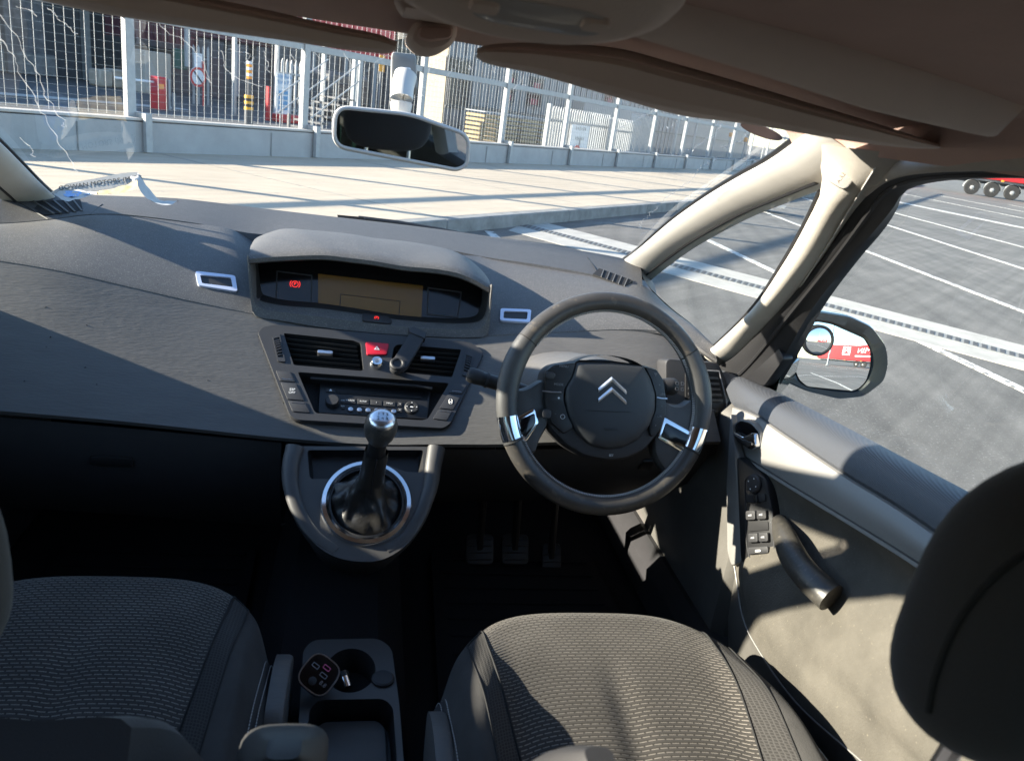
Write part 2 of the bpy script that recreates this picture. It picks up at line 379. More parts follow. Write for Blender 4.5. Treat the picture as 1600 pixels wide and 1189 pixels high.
# ------------------------------------------------------------------ outdoors: layout along the fence
FA = rad(41.0)
FD = V((sin(FA), cos(FA), 0)); FN = V((cos(FA), -sin(FA), 0))          # along the fence, and from the fence towards the car
F0 = V((-3.05, 12.09, 0)); APZ = 0.16
def streaks(m, rot, amount):
    t = m.node_tree; b = t.nodes['Principled BSDF']; N = t.nodes.new; Lk = t.links.new; src = [l for l in t.links if l.to_socket == b.inputs['Base Color']][0].from_socket
    geo = N('ShaderNodeNewGeometry'); cur = src
    for sc_, ro in (((5.0, 0.22, 1), rot), ((0.35, 0.30, 1), 0.4), ((9.0, 0.12, 1), rot+0.5)):
        mp = N('ShaderNodeMapping'); mp.inputs['Scale'].default_value = sc_; r2_ = N('ShaderNodeVectorRotate'); r2_.rotation_type = 'Z_AXIS'; r2_.inputs['Angle'].default_value = ro
        Lk(geo.outputs['Position'], r2_.inputs['Vector']); Lk(r2_.outputs[0], mp.inputs[0]); nz = N('ShaderNodeTexNoise'); nz.inputs['Scale'].default_value = 1.0; nz.inputs['Detail'].default_value = 4; Lk(mp.outputs[0], nz.inputs['Vector'])
        mr = N('ShaderNodeMapRange'); mr.inputs['From Min'].default_value = 0.35; mr.inputs['From Max'].default_value = 0.65; mr.inputs['To Min'].default_value = 1-amount; mr.inputs['To Max'].default_value = 1+amount; Lk(nz.outputs[0], mr.inputs[0])
        sv = N('ShaderNodeVectorMath'); sv.operation = 'SCALE'; Lk(cur, sv.inputs[0]); Lk(mr.outputs[0], sv.inputs['Scale']); cur = sv.outputs[0]
    Lk(cur, b.inputs['Base Color'])
def fp(a, p, z): return F0+FD*a+FN*p+V((0, 0, z))
def fpx(x, y, p):
    """pixel to a point on the upright plane parallel to the fence at offset p; returns (along, height)"""
    v = ray(x, y); t = ((F0+FN*p)-CAM).dot(FN)/v.dot(FN); q = CAM+v*t
    return (q-F0).dot(FD), q.z
FRZ = math.atan2(FD.y, FD.x)
def fbox(a, p, z, la, lp, lz, bev=0.0): return box(fp(a, p, z), la, lp, lz, FRZ, bev)
def quad(pts, z): return [V((p[0], p[1], z)) for p in pts], [tuple(range(len(pts)))]

m_asphalt = mat('asphalt', (0.108, 0.102, 0.092), 0.9, bump=(70, 0.35, 0.005), var=(0.9, 0.30), dust=(60, 0.60, (0.17, 0.165, 0.15)))
streaks(m_asphalt, 0.35, 0.13)
m_yard = mat('yard_asphalt', (0.060, 0.061, 0.062), 0.9, bump=(55, 0.5, 0.006), var=(0.5, 0.2))
m_conc = mat('apron_concrete', (0.42, 0.355, 0.268), 0.85, bump=(60, 0.25, 0.003), var=(1.3, 0.07), dust=(9, 0.70, (0.30, 0.265, 0.22)))
streaks(m_conc, 0.9, 0.05)
m_kerb = mat('kerb_concrete', (0.20, 0.205, 0.20), 0.9, bump=(40, 0.5, 0.004), var=(5, 0.3))
m_wall = mat('wall_concrete', (0.34, 0.345, 0.345), 0.85, bump=(30, 0.3, 0.003), var=(2.2, 0.12), dust=(16, 0.72, (0.22, 0.22, 0.21)))
m_coping = mat('coping_concrete', (0.42, 0.40, 0.37), 0.85, bump=(30, 0.3, 0.003), var=(3, 0.1))
m_line = mat('road_paint', (0.52, 0.51, 0.48), 0.8, var=(5, 0.30), dust=(16, 0.54, (0.15, 0.145, 0.135)))
m_drainc = mat('drain_concrete', (0.36, 0.345, 0.31), 0.9, bump=(40, 0.4, 0.004), var=(4, 0.15))
m_iron = mat('drain_iron', (0.09, 0.088, 0.085), 0.7, 0.4)
m_galv = mat('galvanised', (0.34, 0.355, 0.36), 0.6, 0.2, var=(9, 0.12))
m_wire = mat('fence_wire', (0.30, 0.31, 0.315), 0.5, 0.5)

tag(mk('ground', ([V((-600, -600, 0)), V((600, -600, 0)), V((600, 600, 0)), V((-600, 600, 0))], [(0, 1, 2, 3)]), m_asphalt, smooth=False), None, None, kind='structure')
# raised concrete apron in front of the fence, with a kerb
KP = 5.18
ap = [fp(-40, -0.25, 0), fp(70, -0.25, 0), fp(70, KP-0.16, 0), fp(-40, KP-0.16, 0)]
pave = tag(mk('pavement', prism(ap, V((0, 0, 1)), -0.05, APZ), m_conc, smooth=False), None, None, kind='structure')
for i in range(-14, 22):     # kerb units
    mk('kerb_stone', fbox(i*3.0+1.5, KP-0.075, APZ/2-0.018, 2.992, 0.166, APZ+0.04, 0.012), m_kerb if i % 3 else m_kerb, pave)
for i in range(-6, 12):      # sawn joints
    pts = [fp(i*4.0, 0.1, 0), fp(i*4.0+0.012, 0.1, 0), fp(i*4.0+0.012, KP-0.17, 0), fp(i*4.0, KP-0.17, 0)]
    mk('joint', prism(pts, V((0, 0, 1)), APZ+0.001, APZ+0.003), m_kerb, pave, smooth=False)
yard = tag(mk('yard', prism([fp(-90, -0.45, 0), fp(120, -0.45, 0), fp(120, -140, 0), fp(-90, -140, 0)], V((0, 0, 1)), -0.02, 0.10), m_yard, smooth=False), None, None, kind='structure')
for p0, p1, m_ in ((-1.9, -3.6, m_conc), (-7.6, -8.0, m_conc), (-10.5, -11.4, m_drainc)):
    mk('path', prism([fp(-70, p0, 0), fp(9, p0-0.6, 0), fp(9, p1-0.6, 0), fp(-70, p1, 0)], V((0, 0, 1)), 0.09, 0.106), m_, yard, smooth=False)

# low concrete wall, cast in bays
wall = empty('low_wall', fp(6, -0.1, APZ), 'low grey concrete wall with pale coping along the foot of the fence', 'wall')
WH = 0.43; SP = 3.235
for i in range(-4, 15):
    a = i*SP-0.05
    mk('wall_panel', fbox(a+SP/2, -0.12, APZ+WH/2-0.02, SP-0.012, 0.22, WH, 0.006), m_wall, wall)
    mk('coping', fbox(a+SP/2, -0.12, APZ+WH+0.012, SP-0.006, 0.25, 0.035, 0.006), m_coping, wall)
    mk('wall_panel', fbox(a+SP/2+0.55, 0.002, APZ+WH/2-0.03, 0.012, 0.008, WH-0.06), m_kerb, wall, smooth=False)
# welded mesh fence on cranked posts
fence = empty('mesh_fence', fp(6, -0.1, APZ+WH), 'tall galvanised wire mesh fence on cranked white posts above low wall', 'fence')
FH = 2.75; PP = -0.20
def wires(a0, a1, z0, z1):
    vs_, fs_ = [], []
    def bar(p, q, r, d1, d2):
        k = len(vs_)
        for e in (p, q):
            for s1, s2 in ((-1, -1), (1, -1), (1, 1), (-1, 1)): vs_.append(e+d1*(r*s1)+d2*(r*s2))
        for j in range(4): fs_.append((k+j, k+(j+1) % 4, k+4+(j+1) % 4, k+4+j))
    n = int((a1-a0)/0.125)
    for j in range(1, n):
        a = a0+(a1-a0)*j/n; bar(fp(a, PP-0.02, z0), fp(a, PP-0.02, z1), 0.0025, FD, FN)
    m = int((z1-z0)/0.10)
    for j in range(m+1):
        z = z0+(z1-z0)*j/m; bar(fp(a0, PP-0.028, z), fp(a1, PP-0.028, z), 0.0015, V((0, 0, 1)), FN)
    return vs_, fs_
for i in range(-4, 14):
    a = i*SP; z0 = APZ+WH+0.03
    mk('post', fbox(a-0.24, PP, z0+FH/2, 0.13, 0.10, FH, 0.004), m_galv, fence)
    mk('post_bracket', join(fbox(a-0.15, PP+0.11, z0+0.035, 0.10, 0.36, 0.07, 0.004), fbox(a-0.15, PP+0.255, z0-0.22, 0.10, 0.07, 0.46, 0.004)), m_galv, fence)
    for z in (APZ+1.78, APZ+WH+FH-0.05):
        mk('rail', fbox(a-0.24+SP/2, PP-0.005, z, SP-0.14, 0.06, 0.115, 0.004), m_galv, fence)
    mk('mesh_panel', wires(a-0.17, a-0.31+SP, z0+0.02, z0+FH), m_wire, fence, smooth=False)['kind'] = 'stuff'

# ------------------------------------------------------------------ road markings, drain channel
def strip(a, b, wd, z0, z1):
    a, b = V((a[0], a[1], 0)), V((b[0], b[1], 0)); n = (b-a).normalized(); s = V((-n.y, n.x, 0))*(wd/2)
    return prism([a-s, b-s, b+s, a+s], V((0, 0, 1)), z0, z1)
LINES = [((1.75, 3.0), (1.42, 9.2), 0.11), ((4.15, -14), (4.90, 11.6), 0.11), ((6.55, 1.0), (9.30, 20.4), 0.11), ((10.1, 6.5), (14.3, 27.0), 0.12),
         ((14.0, 10.5), (17.5, 33.0), 0.12), ((21.2, 18.0), (20.4, 33.0), 0.55), ((26, 22), (27.5, 40.0), 0.14), ((31, 22), (33, 42.0), 0.14), ((36, 22), (38, 42.0), 0.14),
         ((12.0, -16), (-6.0, -6.5), 0.12), ((18.0, -22), (3.0, -34), 0.12), ((24.0, -12), (8.0, -46), 0.12)]
for a, b, wd in LINES:
    tag(mk('road_marking', strip(a, b, wd, -0.01, 0.004), m_line, smooth=False), None, None, kind='structure')
A1, A2 = at(1052, 400, Z=0), at(1600, 541, Z=0); B1, B2 = at(1024, 423, Z=0), at(1600, 579, Z=0)
def ext(p, q, t0, t1): d = q-p; return p+d*t0, p+d*t1
far0, far1 = ext(A1, A2, -0.62, 3.2); near0, near1 = ext(B1, B2, -0.62, 3.2)
drain = mk('drain_channel', prism([far0, far1, near1, near0], V((0, 0, 1)), -0.02, 0.006), m_drainc, smooth=False)
tag(drain, None, None, kind='structure')
mk('grate_bed', prism([far0.lerp(near0, 0.42), far1.lerp(near1, 0.42), near1.lerp(far1, 0.38), near0.lerp(far0, 0.38)], V((0, 0, 1)), 0.0, 0.010), m_kerb, drain, smooth=False)
gv = None
GL = (far1-far0).length; gd = (far1-far0)/GL
gs = []
for i in range(int(GL/0.075)):
    t = i*0.075/GL; c0 = far0.lerp(far1, t).lerp(near0.lerp(near1, t), 0.44); c1 = far0.lerp(far1, t).lerp(near0.lerp(near1, t), 0.60)
    gs.append(prism([c0, c0+gd*0.04, c1+gd*0.04, c1], V((0, 0, 1)), 0.0, 0.013))
mk('grate_bars', join(*gs), m_iron, drain, smooth=False)['kind'] = 'stuff'
tag(mk('cover_slab', strip((7.55, 17.5), (9.2, 16.4), 0.75, APZ-0.01, APZ+0.004), m_kerb, smooth=False), 'dark rectangular cover slab set flush in the pale concrete', 'cover slab')

# ------------------------------------------------------------------ the yard behind the fence
GZ = 0.10
def proj2(p):
    q = p-CAM; z = q.dot(CD); return 800+FPX*q.dot(CR)/z, 594.5-FPX*q.dot(CU)/z
def rect(x0, y0, x1, y1, p, grounded=True):
    a0, _ = fpx(x0, (y0+y1)/2, p); a1, _ = fpx(x1, (y0+y1)/2, p)
    xm = (x0+x1)/2; z1 = fpx(xm, y0, p)[1]; z0 = fpx(xm, y1, p)[1]
    if grounded: z0 = GZ
    return a0, a1, z0, z1
def slab(x0, y0, x1, y1, p, th, grounded=True, bev=0.0):
    a0, a1, z0, z1 = rect(x0, y0, x1, y1, p, grounded)
    return fbox((a0+a1)/2, p-th/2, (z0+z1)/2, abs(a1-a0), th, z1-z0, bev)
m_stone = mat('dark_stone', (0.15, 0.147, 0.15), 0.9, bump=(2.5, 1.0, 0.06), var=(3.0, 0.35))
m_cladd = ribbed(mat('grey_cladding', (0.20, 0.205, 0.215), 0.55, var=(0.5, 0.05)), 3.0, 0, 0.6, 0.03)
m_cream = mat('sunlit_end_cream', (0.42, 0.35, 0.25), 0.85, var=(1.2, 0.06))  # sunlit tone of the grey building's end face, put into the base colour
m_pale = mat('pale_block', (0.48, 0.41, 0.33), 0.9, var=(2.0, 0.12), bump=(12, 0.4, 0.01))
m_red = mat('red_paint', (0.52, 0.02, 0.025), 0.4, var=(2, 0.06))
m_maroon = mat('maroon_paint', (0.11, 0.032, 0.045), 0.5, var=(2, 0.1))
m_yellow = mat('yellow_paint', (0.75, 0.38, 0.02), 0.5)
m_orange = mat('orange_lens', (0.85, 0.30, 0.03), 0.4)
m_signw = mat('sign_white', (0.72, 0.74, 0.76), 0.5, var=(3, 0.05))
m_signb = mat('sign_blue', (0.12, 0.32, 0.55), 0.5)
m_winglass = mat('window_glass', (0.035, 0.040, 0.048), 0.12)
m_dkgrey = mat('dark_grey_metal', (0.075, 0.078, 0.084), 0.5, var=(3, 0.1))
m_pallet = mat('pallet_wood', (0.34, 0.27, 0.15), 0.9, var=(4, 0.3))
m_tyre = mat('tyre_rubber', (0.030, 0.029, 0.028), 0.85, bump=(40, 0.4, 0.006))
m_rim = mat('wheel_rim', (0.42, 0.41, 0.39), 0.5, 0.3, var=(9, 0.2))
m_greenbox = mat('green_box', (0.035, 0.10, 0.07), 0.6)
UPV = V((0, 0, 1))
def ffr(a, p, z): return Frame(fp(a, p, z), FN, FD)

# long dark stone building at the far left
sb = empty('stone_building', fp(-2, -26, GZ), 'long dark stone building in shade behind the left part of the fence', 'building')
mk('wall', fbox(-16, -30, 3.6, 58, 8, 7.0, 0.05), m_stone, sb)
mk('plinth', fbox(-16, -25.9, 0.55, 58.4, 0.3, 0.9, 0.03), m_kerb, sb)
mk('roof', fbox(-16, -30, 7.25, 59, 9, 0.3, 0.05), m_dkgrey, sb)
for i in range(7):
    a = -4+i*2.35
    w_ = mk('window', fbox(a, -25.98, 3.1, 1.3, 0.12, 1.5, 0.02), m_winglass, sb); mk('sill', fbox(a, -25.85, 2.3, 1.5, 0.3, 0.1, 0.01), m_kerb, w_)
    mk('buttress', fbox(a+1.17, -25.8, 2.8, 0.35, 0.5, 5.4, 0.03), m_stone, sb)
# maroon container
ct = empty('shipping_container', fp(17, -23, GZ), 'maroon corrugated shipping container stacked high behind the pale block', 'container')
a0, a1, z0, z1 = rect(222, 10, 268, 66, -22.5, False)
mk('base_frame', fbox((a0+a1)/2+0.8, -24, z0-0.1, a1-a0+1.6, 2.5, 0.25, 0.02), m_dkgrey, ct)
mk('shell', fbox((a0+a1)/2+0.8, -24, (z0+z1)/2+0.6, a1-a0+1.6, 2.4, z1-z0+1.2, 0.02), m_maroon, ct)
for i in range(9): mk('rib', fbox(a0+0.1+i*(a1-a0+1.4)/8, -22.77, (z0+z1)/2+0.6, 0.12, 0.07, z1-z0+1.0), m_maroon, ct, smooth=False)
mk('support_wall', fbox((a0+a1)/2+2.4, -24.2, z0/2-0.1, a1-a0+2.5, 1.6, z0-0.3, 0.02), m_dkgrey, ct)
# pale block wall, concrete barrier blocks
tag(mk('block_pillar', slab(227, 82, 268, 150, -19.5, 0.7, True, 0.03), m_pale), 'pale square block wall behind the red barrier cabinet', 'block wall')
for i, (x0, x1) in enumerate(((156, 177), (178, 204))):
    o = mk('concrete_block', slab(x0, 110, x1, 137, -21.2, 0.8, True, 0.06), m_pale)
    tag(o, ('grey concrete barrier block farther from the cranked post', 'grey concrete barrier block beside the cranked post')[i], 'concrete block', 'concrete blocks by the stone building')
# red barrier cabinet with boom
a0, a1, z0, z1 = rect(244, 121, 265, 173, -10.1)
bc = empty('barrier_cabinet', fp((a0+a1)/2, -10.1, GZ), 'bright red barrier cabinet with a white boom behind the fence', 'barrier')
mk('cabinet', fbox((a0+a1)/2, -10.3, (z0+z1)/2, (a1-a0)*0.7, 0.4, z1-z0, 0.03), m_red, bc)
mk('side_panel', fbox((a0+a1)/2+(a1-a0)*0.42, -10.25, (z0+z1)/2, (a1-a0)*0.12, 0.42, z1-z0-0.06, 0.01), m_galv, bc)
mk('boom', box(fp((a0+a1)/2-0.7, -10.3, z1-0.16), 1.2, 0.05, 0.06, FRZ, 0.01), m_signw, bc)
mk('label_plate', fbox((a0+a1)/2-0.05, -10.09, z1-0.25, 0.16, 0.012, 0.13), m_orange, bc, smooth=False)
tag(mk('slim_post', slab(271, 146, 274, 172, -10.3, 0.07), m_galv), 'short slim pale post just beside the red barrier cabinet', 'post')

def palisade(name, label, xa, xb, ytop, p, step, parent_label='fence', h=None):
    a0, _ = fpx(xa, 200, p); a1, _ = fpx(xb, 200, p); z1 = fpx((xa+xb)/2, ytop, p)[1] if h is None else GZ+h
    e = empty(name, fp((a0+a1)/2, p, GZ), label, parent_label)
    n = int((a1-a0)/step)
    for i in range(n+1):
        a = a0+(a1-a0)*i/n; s = 0.045
        poly = [V((-s, 0, 0.02)), V((s, 0, 0.02)), V((s, 0, z1-GZ-0.14)), V((s*0.5, 0, z1-GZ-0.05)), V((0, 0, z1-GZ)), V((-s*0.5, 0, z1-GZ-0.05)), V((-s, 0, z1-GZ-0.14))]
        P = [fp(a+q.x, p, GZ+q.z) for q in poly]
        mk('pale', prism(P, FN, -0.012, 0.012), m_galv, e, smooth=False)
    for z in (GZ+0.35, z1-0.42): mk('rail', fbox((a0+a1)/2, p-0.03, z, a1-a0, 0.05, 0.06, 0.005), m_galv, e)
    return e, a0, a1, z1
# small palisade with the round prohibition sign, red foot
palisade('palisade_fence', 'narrow palisade panel behind the round red bordered sign', 303, 325, 72, -14.5, 0.17)
def roundsign(name, label, x, y, rpx, p, figure):
    a, z = fpx(x, y, p); r = rpx/FPX*(fp(a, p, z)-CAM).length
    e = empty(name, fp(a, p, z-r), label, 'sign'); fr = ffr(a, p, z)
    mk('plate', prism(ellipse(fr, r, r), FN, -0.02, 0.0, 0.003), m_signw, e)
    ring = ellipse(fr, r*0.98, r*0.98, 32); inn = ellipse(fr, r*0.74, r*0.74, 32)
    mk('border', prism_holes(ring, [inn], FN, 0.001, 0.006), m_red, e, smooth=False)
    if figure:
        d = [fr.l(-r*0.58, r*0.46), fr.l(-r*0.46, r*0.58), fr.l(r*0.58, -r*0.46), fr.l(r*0.46, -r*0.58)]
        mk('slash', prism(d, FN, 0.002, 0.008), m_red, e, smooth=False)
        mk('walking_figure', join(prism(ellipse(fr.at0(fr.l(r*0.03, r*0.36)), r*0.10, r*0.10, 12), FN, 0.001, 0.005), prism([fr.l(-r*0.10, r*0.24), fr.l(r*0.12, r*0.24), fr.l(r*0.12, -r*0.1), fr.l(r*0.2, -r*0.52), fr.l(r*0.06, -r*0.52), fr.l(0, -r*0.15), fr.l(-r*0.12, -r*0.5), fr.l(-r*0.24, -r*0.5), fr.l(-r*0.12, -r*0.1)], FN, 0.001, 0.005)), m_ink, e, smooth=False)
    else:
        mk('slash', prism([fr.l(-r*0.55, r*0.46), fr.l(-r*0.43, r*0.58), fr.l(r*0.55, -r*0.46), fr.l(r*0.43, -r*0.58)], FN, 0.001, 0.006), m_ink, e, smooth=False)
    mk('pole', tube([fp(a+r*0.75, p-0.05, GZ), fp(a+r*0.75, p-0.05, z+r*1.6)], 0.03, 8), m_red if not figure else m_galv, e)
    return e
roundsign('round_sign', 'round red bordered sign hanging on the narrow palisade panel', 309.5, 121, 13, -14.0, False)
tag(mk('notice_board', slab(304, 84, 316, 106, -14.1, 0.03, False), m_signw), 'small white notice above the round sign on the narrow palisade', 'notice')
tag(mk('green_cabinet', slab(284, 78, 293, 110, -14.6, 0.5, False, 0.02), m_greenbox), 'dark green cabinet with a pale post in front of it', 'cabinet')
tag(mk('pale_post', slab(291, 30, 297, 105, -14.2, 0.10, False), m_galv), 'pale square post rising behind the green cabinet', 'post')
# banded bollard post and orange topped pole
a, z = fpx(389, 150, -5.3); zt = z
bo = empty('banded_bollard', fp(a, -5.3, GZ), 'dark bollard with yellow and black bands standing behind the low wall', 'bollard')
mk('shaft', tube([fp(a, -5.3, GZ), fp(a, -5.3, zt-0.3)], 0.10, 12), m_dkgrey, bo)
for i in range(5): mk('band', lathe([(0.105, 0), (0.105, 0.065)], fp(a, -5.3, zt-0.32+i*0.066), UPV, 14), m_yellow if i % 2 == 0 else m_black, bo)
a2, z2 = fpx(390, 96, -6.6); _, z3 = fpx(390, 124, -6.6)
op = empty('striped_pole', fp(a2, -6.6, GZ), 'tall thin pole with an orange striped top above the bollard', 'pole')
mk('shaft', tube([fp(a2, -6.6, GZ), fp(a2, -6.6, z3)], 0.05, 8), m_dkgrey, op)
for i in range(6): mk('stripe', tube([fp(a2, -6.6, lerp(z3, z2, i/6)), fp(a2, -6.6, lerp(z3, z2, (i+1)/6)-0.005)], 0.065, 8), m_orange if i % 2 == 0 else m_signw, op)
# blue and white information board with palisade behind and red base
palisade('palisade_fence', 'palisade panel with the tall blue lettered information board on it', 431, 466, 93, -9.6, 0.17)
a0, a1, z0, z1 = rect(432, 116, 455, 180, -9.2, False)
ib = empty('information_board', fp((a0+a1)/2, -9.2, GZ), 'tall white information board with blue lettering and a red base', 'sign')
mk('board', fbox((a0+a1)/2, -9.25, (z0+z1)/2, a1-a0, 0.04, z1-z0, 0.005), m_signw, ib)
fr = ffr((a0+a1)/2, -9.22, z1-0.16)
text('heading', 'Stop Befo\nfor a R', fr, 0.17, m_signb, ib, 0.004)
for i in range(4):
    mk('text_line', fbox((a0+a1)/2, -9.222, lerp(z1-0.55, z0+0.2, i/3), (a1-a0)*0.6, 0.006, 0.11), m_signb, ib, smooth=False)
mk('red_base', fbox((a0+a1)/2+0.1, -9.1, GZ+0.12, (a1-a0)*1.5, 0.5, 0.24, 0.03), m_red, ib)
mk('red_post', fbox(a0-0.22, -9.3, GZ+0.5, 0.12, 0.12, 1.0, 0.01), m_red, ib)
tag(mk('slim_post', slab(451, 178, 454, 212, -4.0, 0.06), m_dkgrey), 'thin dark post in front of the information board', 'post')
# steel steps with handrails
st = empty('steel_steps', fp(9, -5.2, GZ), 'grey steel steps with sloping tubular handrails behind the fence', 'steps')
s0 = fpx(484, 205, -5.2)[0]; s1 = fpx(556, 160, -5.2)[0]
for i in range(6):
    t = i/5; mk('step', fbox(lerp(s0+0.5, s1, t), -5.9, GZ+0.12+0.17*i, 0.34, 1.0, 0.05, 0.004), m_dkgrey, st)
for p in (-5.3, -6.5):
    for dz in (0.55, 1.0): mk('handrail', tube([fp(s0+0.1, p, GZ+dz-0.15), fp(s1+0.2, p, GZ+dz+0.95)], 0.022, 8), m_galv, st)
    for t in (0.05, 0.5, 0.95): mk('upright', tube([fp(lerp(s0+0.1, s1+0.2, t), p, GZ), fp(lerp(s0+0.1, s1+0.2, t), p, GZ+0.85+1.1*t)], 0.02, 8), m_galv, st)
# pale uprights behind the steps
for i, (x0, x1, y0) in enumerate(((552, 557, 92), (560, 565, 92), (505, 509, 60), (366, 370, 55), (432, 436, 60))):
    o = mk('pale_post', slab(x0, y0, x1, 190, -8.5-i*0.7, 0.12), m_galv)
    tag(o, ('pale tall post just beside the steps, nearer the fence', 'second pale tall post beside the steps, standing just behind its twin', 'pale post rising behind the steel handrail', 'pale post above the striped pole', 'pale post rising behind the information board')[i], 'post', 'pale posts in the yard')
# lorry cabin behind the steps, red container roofs
lo = empty('dark_lorry', fp(13, -12, GZ), 'dark lorry cab standing behind the steel steps', 'lorry')
a0, a1, z0, z1 = rect(515, 120, 575, 180, -11.5)
mk('cab', fbox((a0+a1)/2, -12.6, (z0+z1)/2+0.35, a1-a0, 2.3, z1-z0-0.5, 0.12), m_dkgrey, lo)
mk('windscreen', fbox((a0+a1)/2, -11.44, z1-0.65, (a1-a0)*0.8, 0.04, 0.7, 0.03), m_winglass, lo)
for s in (0.2, 0.8): mk('wheel', lathe([(0.18, 0), (0.48, 0.02), (0.5, 0.06), (0.5, 0.24), (0.46, 0.3)], fp(lerp(a0, a1, s), -11.7, GZ+0.5), -FN, 20), m_tyre, lo)
rc = empty('red_container', fp(20, -18, GZ), 'bright red container on a dark frame above the lorry cab', 'container')
a0, a1, z0, z1 = rect(500, 50, 612, 84, -16, False)
mk('shell', fbox((a0+a1)/2-0.5, -17.4, (z0+z1)/2+0.2, a1-a0+2, 2.4, z1-z0+0.5, 0.03), m_red, rc)
for i in range(8): mk('rib', fbox(lerp(a0-1.2, a1+0.2, i/7), -16.17, (z0+z1)/2+0.2, 0.14, 0.06, z1-z0+0.3), m_red, rc, smooth=False)
for i in range(4): mk('leg', fbox(lerp(a0-1.2, a1+0.2, i/3), -16.4, z0/2, 0.25, 0.25, z0, 0.01), m_dkgrey, rc)
rc = empty('red_container', fp(12, -20, GZ), 'dull red container high up behind the striped pole', 'container')
a0, a1, z0, z1 = rect(372, 52, 410, 70, -18, False)
mk('shell', fbox((a0+a1)/2-0.2, -19.3, (z0+z1)/2+0.5, a1-a0+1.5, 2.4, z1-z0+1.0, 0.03), m_maroon, rc)
for i in range(2): mk('leg', fbox(lerp(a0, a1, i), -18.6, z0/2, 0.25, 0.25, z0, 0.01), m_dkgrey, rc)
dw = empty('dark_shed', fp(18, -26, GZ), 'dark grey open shed behind the signs and steps', 'shed')
mk('back_wall', fbox(30, -27, 2.6, 44, 0.4, 5.2, 0.02), m_dkgrey, dw)
for i in range(14): mk('bay_post', fbox(9.5+i*2.8, -26.6, 1.9, 0.3, 0.3, 3.8, 0.02), m_galv, dw)
mk('roof', fbox(30, -25.5, 5.3, 45, 4.0, 0.2, 0.02), m_galv, dw)
a, z = fpx(597, 100, -12)
ys = empty('yellow_sign', fp(a, -12, GZ), 'small yellow sign on a thin post behind the mirror stem', 'sign')
mk('plate', fbox(a, -12, z, 0.32, 0.03, 0.62, 0.01), m_yellow, ys); mk('pole', tube([fp(a, -12.05, GZ), fp(a, -12.05, z+0.3)], 0.03, 8), m_galv, ys)

# grey clad building with cream end and barred windows
BP = -8.0
gb = empty('grey_building', fp(24, -14, GZ), 'grey corrugated building with an end wall coloured cream as sunlit and red posters in windows', 'building')
ga0 = fpx(697, 150, BP)[0]; ga1 = 60.0; gz1 = fpx(720, 44, BP)[1]
gdp = 1.0
while proj2(fp(ga0, BP-gdp, 1.5))[0] > 660 and gdp < 30: gdp += 0.1
mk('cladding', fbox((ga0+ga1)/2, BP-gdp/2, gz1/2, ga1-ga0, gdp, gz1, 0.02), m_cladd, gb)
mk('parapet', fbox((ga0+ga1)/2, BP-gdp/2, gz1+0.08, ga1-ga0+0.2, gdp+0.2, 0.16, 0.02), m_dkgrey, gb)
mk('end_wall', fbox(ga0-0.06, BP-gdp/2, gz1/2, 0.1, gdp, gz1-0.05, 0.01), m_cream, gb)
for i in range(40):
    a = ga0+0.4+i*0.62
    mk('cladding_rib', fbox(a, BP+0.02, gz1/2, 0.09, 0.05, gz1-0.1), m_cladd, gb, smooth=False)
mk('band', fbox((ga0+ga1)/2, BP+0.04, fpx(800, 175, BP)[1], ga1-ga0, 0.05, 0.06), m_dkgrey, gb, smooth=False)
WIN = [(698, 92, 735, 118, 0), (698, 122, 733, 168, 0), (794, 114, 806, 131, 1), (790, 140, 802, 159, 1), (829, 122, 848, 140, 1), (824, 147, 844, 166, 1), (946, 148, 958, 163, 1), (972, 152, 984, 166, 2)]
for x0, y0, x1, y1, k in WIN:
    a0, a1, z0, z1 = rect(x0, y0, x1, y1, BP+0.06, False)
    wn = mk('window', fbox((a0+a1)/2, BP+0.03, (z0+z1)/2, a1-a0, 0.08, z1-z0, 0.01), m_winglass if k != 2 else m_signw, gb)
    mk('window_frame', join(fbox((a0+a1)/2, BP+0.085, z0, a1-a0+0.1, 0.05, 0.08), fbox((a0+a1)/2, BP+0.085, z1, a1-a0+0.1, 0.05, 0.08)), m_dkgrey, wn, smooth=False)
    if k == 1: mk('poster', fbox((a0+a1)/2, BP+0.075, (z0+z1)/2-0.1, (a1-a0)*0.5, 0.01, (z1-z0)*0.55), mat('poster_red', (0.45, 0.10, 0.14), 0.6), wn, smooth=False)
    n = max(3, int((a1-a0)/0.2))
    for i in range(n+1): mk('bar', fbox(lerp(a0, a1, i/n), BP+0.11, (z0+z1)/2, 0.035, 0.03, z1-z0), m_dkgrey, wn, smooth=False)
tag(mk('low_annex', fbox(31, BP-1.0, 1.15, 7.5, 4, 2.1, 0.03), mat('annex_grey', (0.26, 0.265, 0.27), 0.6)), 'plain light grey low annex in front of the clad building', 'annex')
k = 0
for x0, x1 in ((752, 778), (782, 808), (812, 840), (843, 858)):      # pallet stacks along the building foot
    a0, a1, z0, z1 = rect(x0, 201, x1, 236, -5.6); k += 1
    e = empty('pallet_stack', fp((a0+a1)/2, -5.6, GZ), ('first', 'second', 'third', 'fourth')[k-1]+' pallet stack from the mirror along the grey building foot', 'pallets', 'pallet stacks by the grey building')
    for j in range(7): mk('pallet', fbox((a0+a1)/2, -6.0, GZ+0.08+j*0.15, (a1-a0)*0.92, 0.8, 0.09, 0.005), m_pallet, e)
    mk('top_sheet', fbox((a0+a1)/2, -6.0, GZ+1.12, (a1-a0)*0.96, 0.85, 0.03), m_galv, e, smooth=False)
